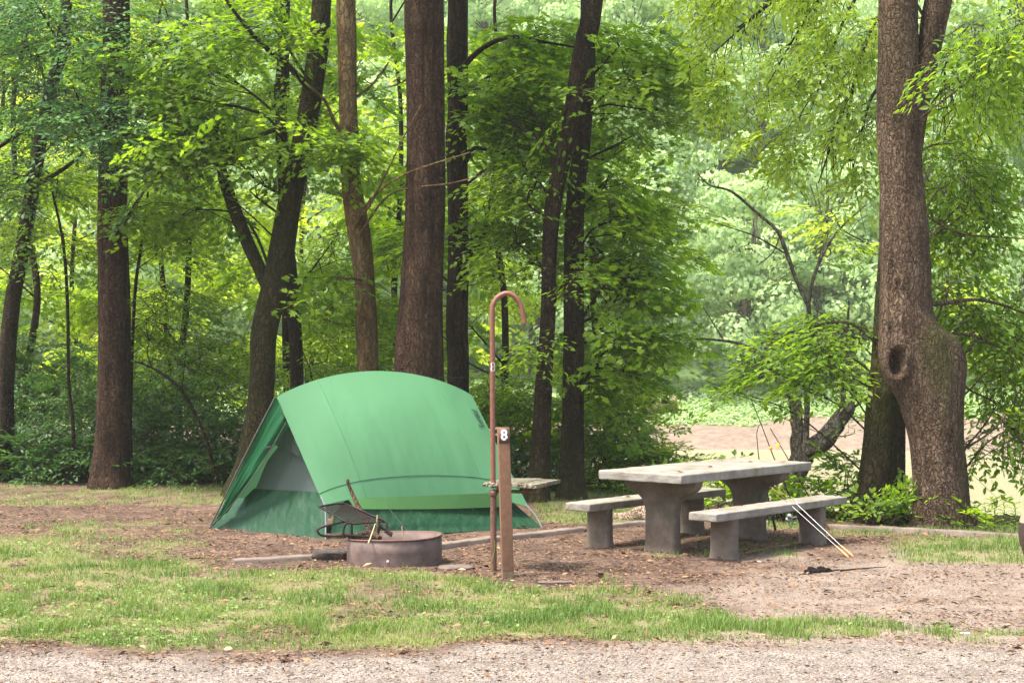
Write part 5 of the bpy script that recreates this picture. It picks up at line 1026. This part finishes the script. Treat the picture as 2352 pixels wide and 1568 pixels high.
# fishing rods leaning on the far end of the table
def frod(label, pts, r0, reel, bob, handle=M['black']):
    P = [W(*p) for p in pts]; t = thing('fishing_rod', label, 'fishing rod', tuple(P[0])); d = P[1] - P[0]; d /= np.linalg.norm(d)
    m_ = MB(); k = catmull(np.array(P), .05); tube(m_, k, np.linspace(r0, .0042, len(k)), 6); m_.obj('blank', M['black'], t, smooth=True)
    m_ = MB(); tube(m_, [P[0] - d * .01, P[0] + d * .02, P[0] + d * .22], [.010, .014, .010], 10); m_.obj('handle', handle, t, smooth=True)
    if reel:
        c = P[0] + d * .20 + np.array(reel[1]); col = reel[0]; rl = MB(); sd_ = np.array(reel[2]); sd_ = sd_ / np.linalg.norm(sd_)
        tube(rl, [c - sd_ * .035, c - sd_ * .03, c - sd_ * .012, c - sd_ * .01, c + sd_ * .012, c + sd_ * .014, c + sd_ * .03, c + sd_ * .045], [.02, .032, .032, .022, .022, .034, .034, .012], 16); ro = rl.obj('reel', col, t, smooth=True)
        m_ = MB(); tube(m_, [c, P[0] + d * .19], .008, 8); m_.obj('reel_foot', M['black'] if col is M['blue'] else M['silver'], ro)
        m_ = MB(); h0 = c + np.cross(sd_, d) * .02; rod(m_, [c + sd_ * .02, c + sd_ * .03 + [0, 0, -.04], c + [.03, 0, -.075] + sd_ * .03], .005, 6); tube(m_, [c + [.022, 0, -.075] + sd_ * .03, c + [.055, 0, -.08] + sd_ * .03], .010, 8); m_.obj('crank', M['black'] if col is M['blue'] else M['silver'], ro)
    if bob:
        m_ = MB(); rockmesh(m_, W(*bob[0]), np.array([.021] * 3), 1, 2); import_v = m_.v[0]; c = W(*bob[0]); v = import_v - c; m_.v[0] = c + v / np.linalg.norm(v, axis=1)[:, None] * .021; m_.obj('float', bob[1], t, smooth=True)
    return t
frod('fishing rod with the blue reel and bent thin tip, leftmost of the three', [(1781, 1217, 17.5), (1771, 1170, 17.4), (1745, 1062, 17.18), (1740, 1020, 17.1), (1738, 995, 17.1), (1742, 978, 17.1), (1749, 972, 17.1)], .007, (M['blue'], (-.03, -.04, .02), (.1, .1, 1)), None)
frod('fishing rod with the silver reel and longest tip, middle of the three', [(1846, 1222, 17.4), (1822, 1160, 17.3), (1778, 1052, 17.12), (1746, 968, 17.0), (1724, 915, 16.95)], .007, (M['silver'], (-.09, -.03, -.015), (.3, -.5, .8)), ((1770, 1029, 17.05), M['orange']))
frod('fishing rod with a cork butt and yellow float, rightmost of the three', [(1904, 1214, 17.6), (1854, 1133, 17.3), (1809, 1052, 17.0), (1769, 983, 16.9)], .007, None, ((1787, 1022, 16.95), M['yellow']), M['cork'])

# driftwood log behind the benches, charred wood, drum at the right edge
stick('driftwood_log', 'pale broken driftwood log on the ground behind the picnic table', 'log', [W(1400, 1196, 18.7), W(1425, 1190, 18.7), W(1450, 1188, 18.6), W(1478, 1178, 18.6), W(1500, 1186, 18.5)], .07, .10, M['drift'], 14, .35, 5)
stick('charred_stick', 'long thin charred stick on the trodden ground right of the benches', 'stick', [G(1930, 1312) + [0, 0, .01], G(1975, 1308) + [0, 0, .012], G(2035, 1303) + [0, 0, .008]], .008, .003, M['char'], 8, .4, 6)
def char():
    rng = np.random.default_rng(3); mb = MB(); c = G(1880, 1312)
    for k in range(9):
        rockmesh(mb, c + [rng.uniform(-.12, .10), rng.uniform(-.08, .08), .012], np.array([rng.uniform(.02, .05), rng.uniform(.02, .04), rng.uniform(.01, .03)]), k, 2, rz=rng.uniform(0, 3))
    for q in ((1850, 1318, .07), (1900, 1312, .06), (1925, 1309, .05)): rockmesh(mb, G(q[0], q[1]) + [0, 0, .003], np.array([q[2], .02, .006]), 20, 3, rz=.3)
    tagit(mb.obj('charred_wood', M['char']), 'heap of charred black wood pieces on the ground right of the benches', 'charred wood')
char()
def drum():
    c = W(2401, 1280, 15.0); c[2] = 0; t = thing('drum', 'rounded two-tone brown drum cut off by the right edge of the photo', 'drum', tuple(c)); a = np.linspace(0, 2 * np.pi, 49)[:-1]
    def part(nm, rows, mat):
        m_ = MB(); V = np.array([[c[0] + r * math.cos(x), c[1] + r * math.sin(x), z] for z, r in rows for x in a]); I = np.arange(len(V)).reshape(len(rows), 48)
        m_.add(V, np.stack([I[:-1], np.roll(I[:-1], -1, 1), np.roll(I[1:], -1, 1), I[1:]], -1).reshape(-1, 4)); m_.add(V[-48:], [list(range(48))]); m_.obj(nm, M[mat], t, smooth=True)
    s = F / 15.0; zz = lambda y: EYE - (y - YH) / s; rr = lambda y: (60 - 10.5 * ((y - 1222) / 50) ** 2) / s
    part('lower_body', [(-.02, .12)] + [(zz(y), rr(y)) for y in (1290, 1275, 1250, 1235, 1215, 1198)], 'drum_dark')
    part('upper_body', [(zz(y), rr(y) + .001) for y in (1199, 1185, 1170, 1155)] + [(zz(1149), .10), (zz(1146), .04)], 'drum_tan')
drum()

# ------------------------------------------------------------------ grass, weeds, litter, gravel
def scatter(n, seed, y0=9.3, y1=24, x=None):
    rng = np.random.default_rng(seed); u = rng.random(n); y = 1 / (1 / y0 + u * (1 / y1 - 1 / y0)); px = rng.uniform(-120, 2470, n); return rng, (px - CX) / F * y, y
def grass():
    rng, x, y = scatter(330000, 1); g, gv, gd = masks(x, y); cl = n2(x, y, 5, 3, 61); k = rng.random(len(x)) < g * smooth01((cl - .28) / .25) * .95; x, y, cl = x[k], y[k], cl[k]; z = ground_z(x, y); n = len(x)
    tall = smooth01((n2(x, y, 2.2, 3, 71) - .52) / .12); h = rng.uniform(.018, .045, n) * (1 + .9 * tall) ; a = rng.uniform(0, 6.28, n); wd = rng.uniform(.0016, .0032, n) * (1 + .06 * (y - 9)); ln = rng.uniform(.2, .9, n) * h; d = np.stack([np.cos(a), np.sin(a), 0 * a], 1); s = np.stack([-np.sin(a), np.cos(a), 0 * a], 1)
    P = np.stack([x, y, z - .004], 1); V = np.stack([P - s * wd[:, None], P + s * wd[:, None], P + d * (ln * .35)[:, None] + [0, 0, 1] * (h * .6)[:, None] + s * (wd * .7)[:, None], P + d * (ln * .35)[:, None] + [0, 0, 1] * (h * .6)[:, None] - s * (wd * .7)[:, None], P + d * ln[:, None] + [0, 0, 1] * h[:, None]], 1).reshape(-1, 3)
    o = (np.arange(n) * 5)[:, None]; mb = MB(); tint = np.clip(.35 + (n2(x, y, 1.1, 3, 81) - .5) * 1.1 + rng.normal(0, .16, n) - .25 * tall, 0, 1); mb.add(V, np.array([[0, 1, 2, 3]]) + o, tint); mb.l.append((np.array([[3, 2, 4]]) + o + 0).ravel()); mb.c.append(np.full(n, 3)); mb.t.append(tint); mb.m.append(np.zeros(n, int))
    tagit(mb.obj('grass', M['grass']), 'thin short grass growing in patches over the bare ground', 'grass', kind='stuff')
    rng, x, y = scatter(52000, 2); g, gv, gd = masks(x, y); c = n2(x, y, 1.6, 3, 91); k = rng.random(len(x)) < g * smooth01((c - .42) / .15) * .3 * (1 + (x < -2)); x, y = x[k], y[k]; z = ground_z(x, y); n = len(x)
    a = rng.uniform(0, 6.28, n); mb = MB(); P = np.stack([x, y, z + rng.uniform(.008, .035, n)], 1); add_leaves(mb, P, np.stack([np.cos(a), np.sin(a), rng.uniform(-.1, .6, n)], 1), np.array([0, -.1, 1.]) + rng.normal(0, .35, (n, 3)), rng.uniform(.014, .034, n), LEAF_WIDE, rng.random(n))
    tagit(mb.obj('broadleaf_weeds', M['weed']), 'small broad-leaved weeds and clover among the grass', 'weeds', kind='stuff')
    rng, x, y = scatter(150000, 3, 9.3, 21); g, gv, gd = masks(x, y); pr = (1 - .9 * gv) * (1 - .8 * g) * (1 - .55 * gd) + .02; k = rng.random(len(x)) < pr * .62 * smooth01((n2(x, y, 3, 3, 95) - .25) / .3); x, y = x[k], y[k]; z = ground_z(x, y); n = len(x)
    a = rng.uniform(0, 6.28, n); mb = MB(); S = rng.uniform(.009, .030, n) * (1 + (rng.random(n) < .06) * 1.2); P = np.stack([x, y, z + .004 + S * .12], 1); V0 = np.array([[0, 0, 0], [.45, .2, .12], [1, .05, .0], [.5, -.22, .04]])
    add_leaves(mb, P, np.stack([np.cos(a), np.sin(a), rng.normal(0, .2, n)], 1), np.array([0, 0, 1.]) + rng.normal(0, .4, (n, 3)), S * 1.5, (V0 * [1, .8, 1], np.array([[0, 3, 2, 1]])), np.clip(rng.beta(1.6, 2.2, n), 0, 1))
    tagit(mb.obj('leaf_litter', M['litter']), 'brown wood chips and dead leaf scraps strewn over the soil', 'leaf litter', kind='stuff')
    rng, x, y = scatter(120000, 4, 9.2, 15.5); g, gv, gd = masks(x, y); k = rng.random(len(x)) < np.clip(gv * .8 + gd * .22, 0, 1) * .5; x, y = x[k], y[k]; z = ground_z(x, y); n = len(x)
    O = np.array([[1, 0, 0], [0, 1, 0], [-1, 0, 0], [0, -1, 0], [.1, .1, .8], [0, 0, -.8]]); Fo = np.array([[0, 1, 4], [1, 2, 4], [2, 3, 4], [3, 0, 4], [1, 0, 5], [2, 1, 5], [3, 2, 5], [0, 3, 5]]); S = rng.gamma(3, .0011, n) + .0015; a = rng.uniform(0, 6.28, n); c_, s_ = np.cos(a), np.sin(a); J = O[None] * (1 + rng.normal(0, .22, (n, 6, 1))) * S[:, None, None] * [1.25, .9, .7]
    V = np.stack([J[..., 0] * c_[:, None] - J[..., 1] * s_[:, None], J[..., 0] * s_[:, None] + J[..., 1] * c_[:, None], J[..., 2]], -1) + np.stack([x, y, z + S * .3], 1)[:, None]
    m, nt, N, L, P_ = newmat('gravel_stone'); at = N.new('ShaderNodeAttribute'); at.attribute_name = 'tint'; r = ramp(N, [(0, (.10, .075, .06)), (.4, (.20, .165, .14)), (.8, (.29, .25, .22)), (1, (.40, .37, .34))]); L.new(at.outputs['Fac'], r.inputs[0]); L.new(r.outputs[0], P_.inputs['Base Color']); P_.inputs['Roughness'].default_value = .9
    mb = MB(); mb.add(V.reshape(-1, 3), (Fo[None] + (np.arange(n) * 6)[:, None, None]).reshape(-1, 3), np.repeat(np.clip(rng.normal(.5, .22, n), 0, 1), 8)); tagit(mb.obj('gravel', m), 'small pale gravel stones of the track at the front', 'gravel', kind='stuff')
    # larger dead leaves on the gravel and grass
    for i, (px, py, s, tt, lab) in enumerate([(305, 1457, .10, .45, 'large curled olive-brown leaf on the gravel at the lower left'), (255, 1460, .06, .3, 'small dark leaf left of the large curled leaf on the gravel'), (222, 1395, .05, .75, 'rusty leaf scrap at the edge of the grass, lower left'), (513, 1493, .06, .95, 'pale tan leaf where the grass meets the gravel'), (38, 1358, .05, .1, 'dark leaf in the grass near the left edge'), (1205, 1532, .04, .2, 'dark leaf scrap on the gravel, centre'), (2110, 1495, .06, .75, 'brown leaf on the gravel at the lower right'), (1886, 1302, .05, .9, 'tan leaf beside the charred wood')]):
        rng = np.random.default_rng(i + 50); p = G(px, py); a = rng.uniform(0, 6); Rm = np.array([[math.cos(a), -math.sin(a), 0], [math.sin(a), math.cos(a), 0], [0, 0, 1]]); V = np.array([[0, 0, .05], [.3, .26, .28], [.7, .24, .30], [1, 0, .15], [.7, -.22, .02], [.3, -.24, .0], [.5, 0, .06]]) * s
        mb = MB(); mb.add(V @ Rm.T + p + [0, 0, .006], [[0, 6, 1], [1, 6, 2], [2, 6, 3], [3, 6, 4], [4, 6, 5], [5, 6, 0]], tt); tagit(mb.obj('fallen_leaf', M['litter']), lab, 'leaf', 'larger dead leaves on the ground')
grass()
HAZE = .0005
if HAZE:
    mb = MB(); box(mb, (-148, -38, -6), (296, 0, 0), (0, 196, 0), (0, 0, 80)); m = bpy.data.materials.new('haze'); m.use_nodes = True; nt = m.node_tree; nt.nodes.remove(nt.nodes['Principled BSDF'])
    v = nt.nodes.new('ShaderNodeVolumePrincipled'); v.inputs['Color'].default_value = (.9, .95, .9, 1); v.inputs['Density'].default_value = HAZE; v.inputs['Anisotropy'].default_value = .2; nt.links.new(v.outputs[0], nt.nodes['Material Output'].inputs['Volume'])
    tagit(mb.obj('haze', m), kind='stuff')
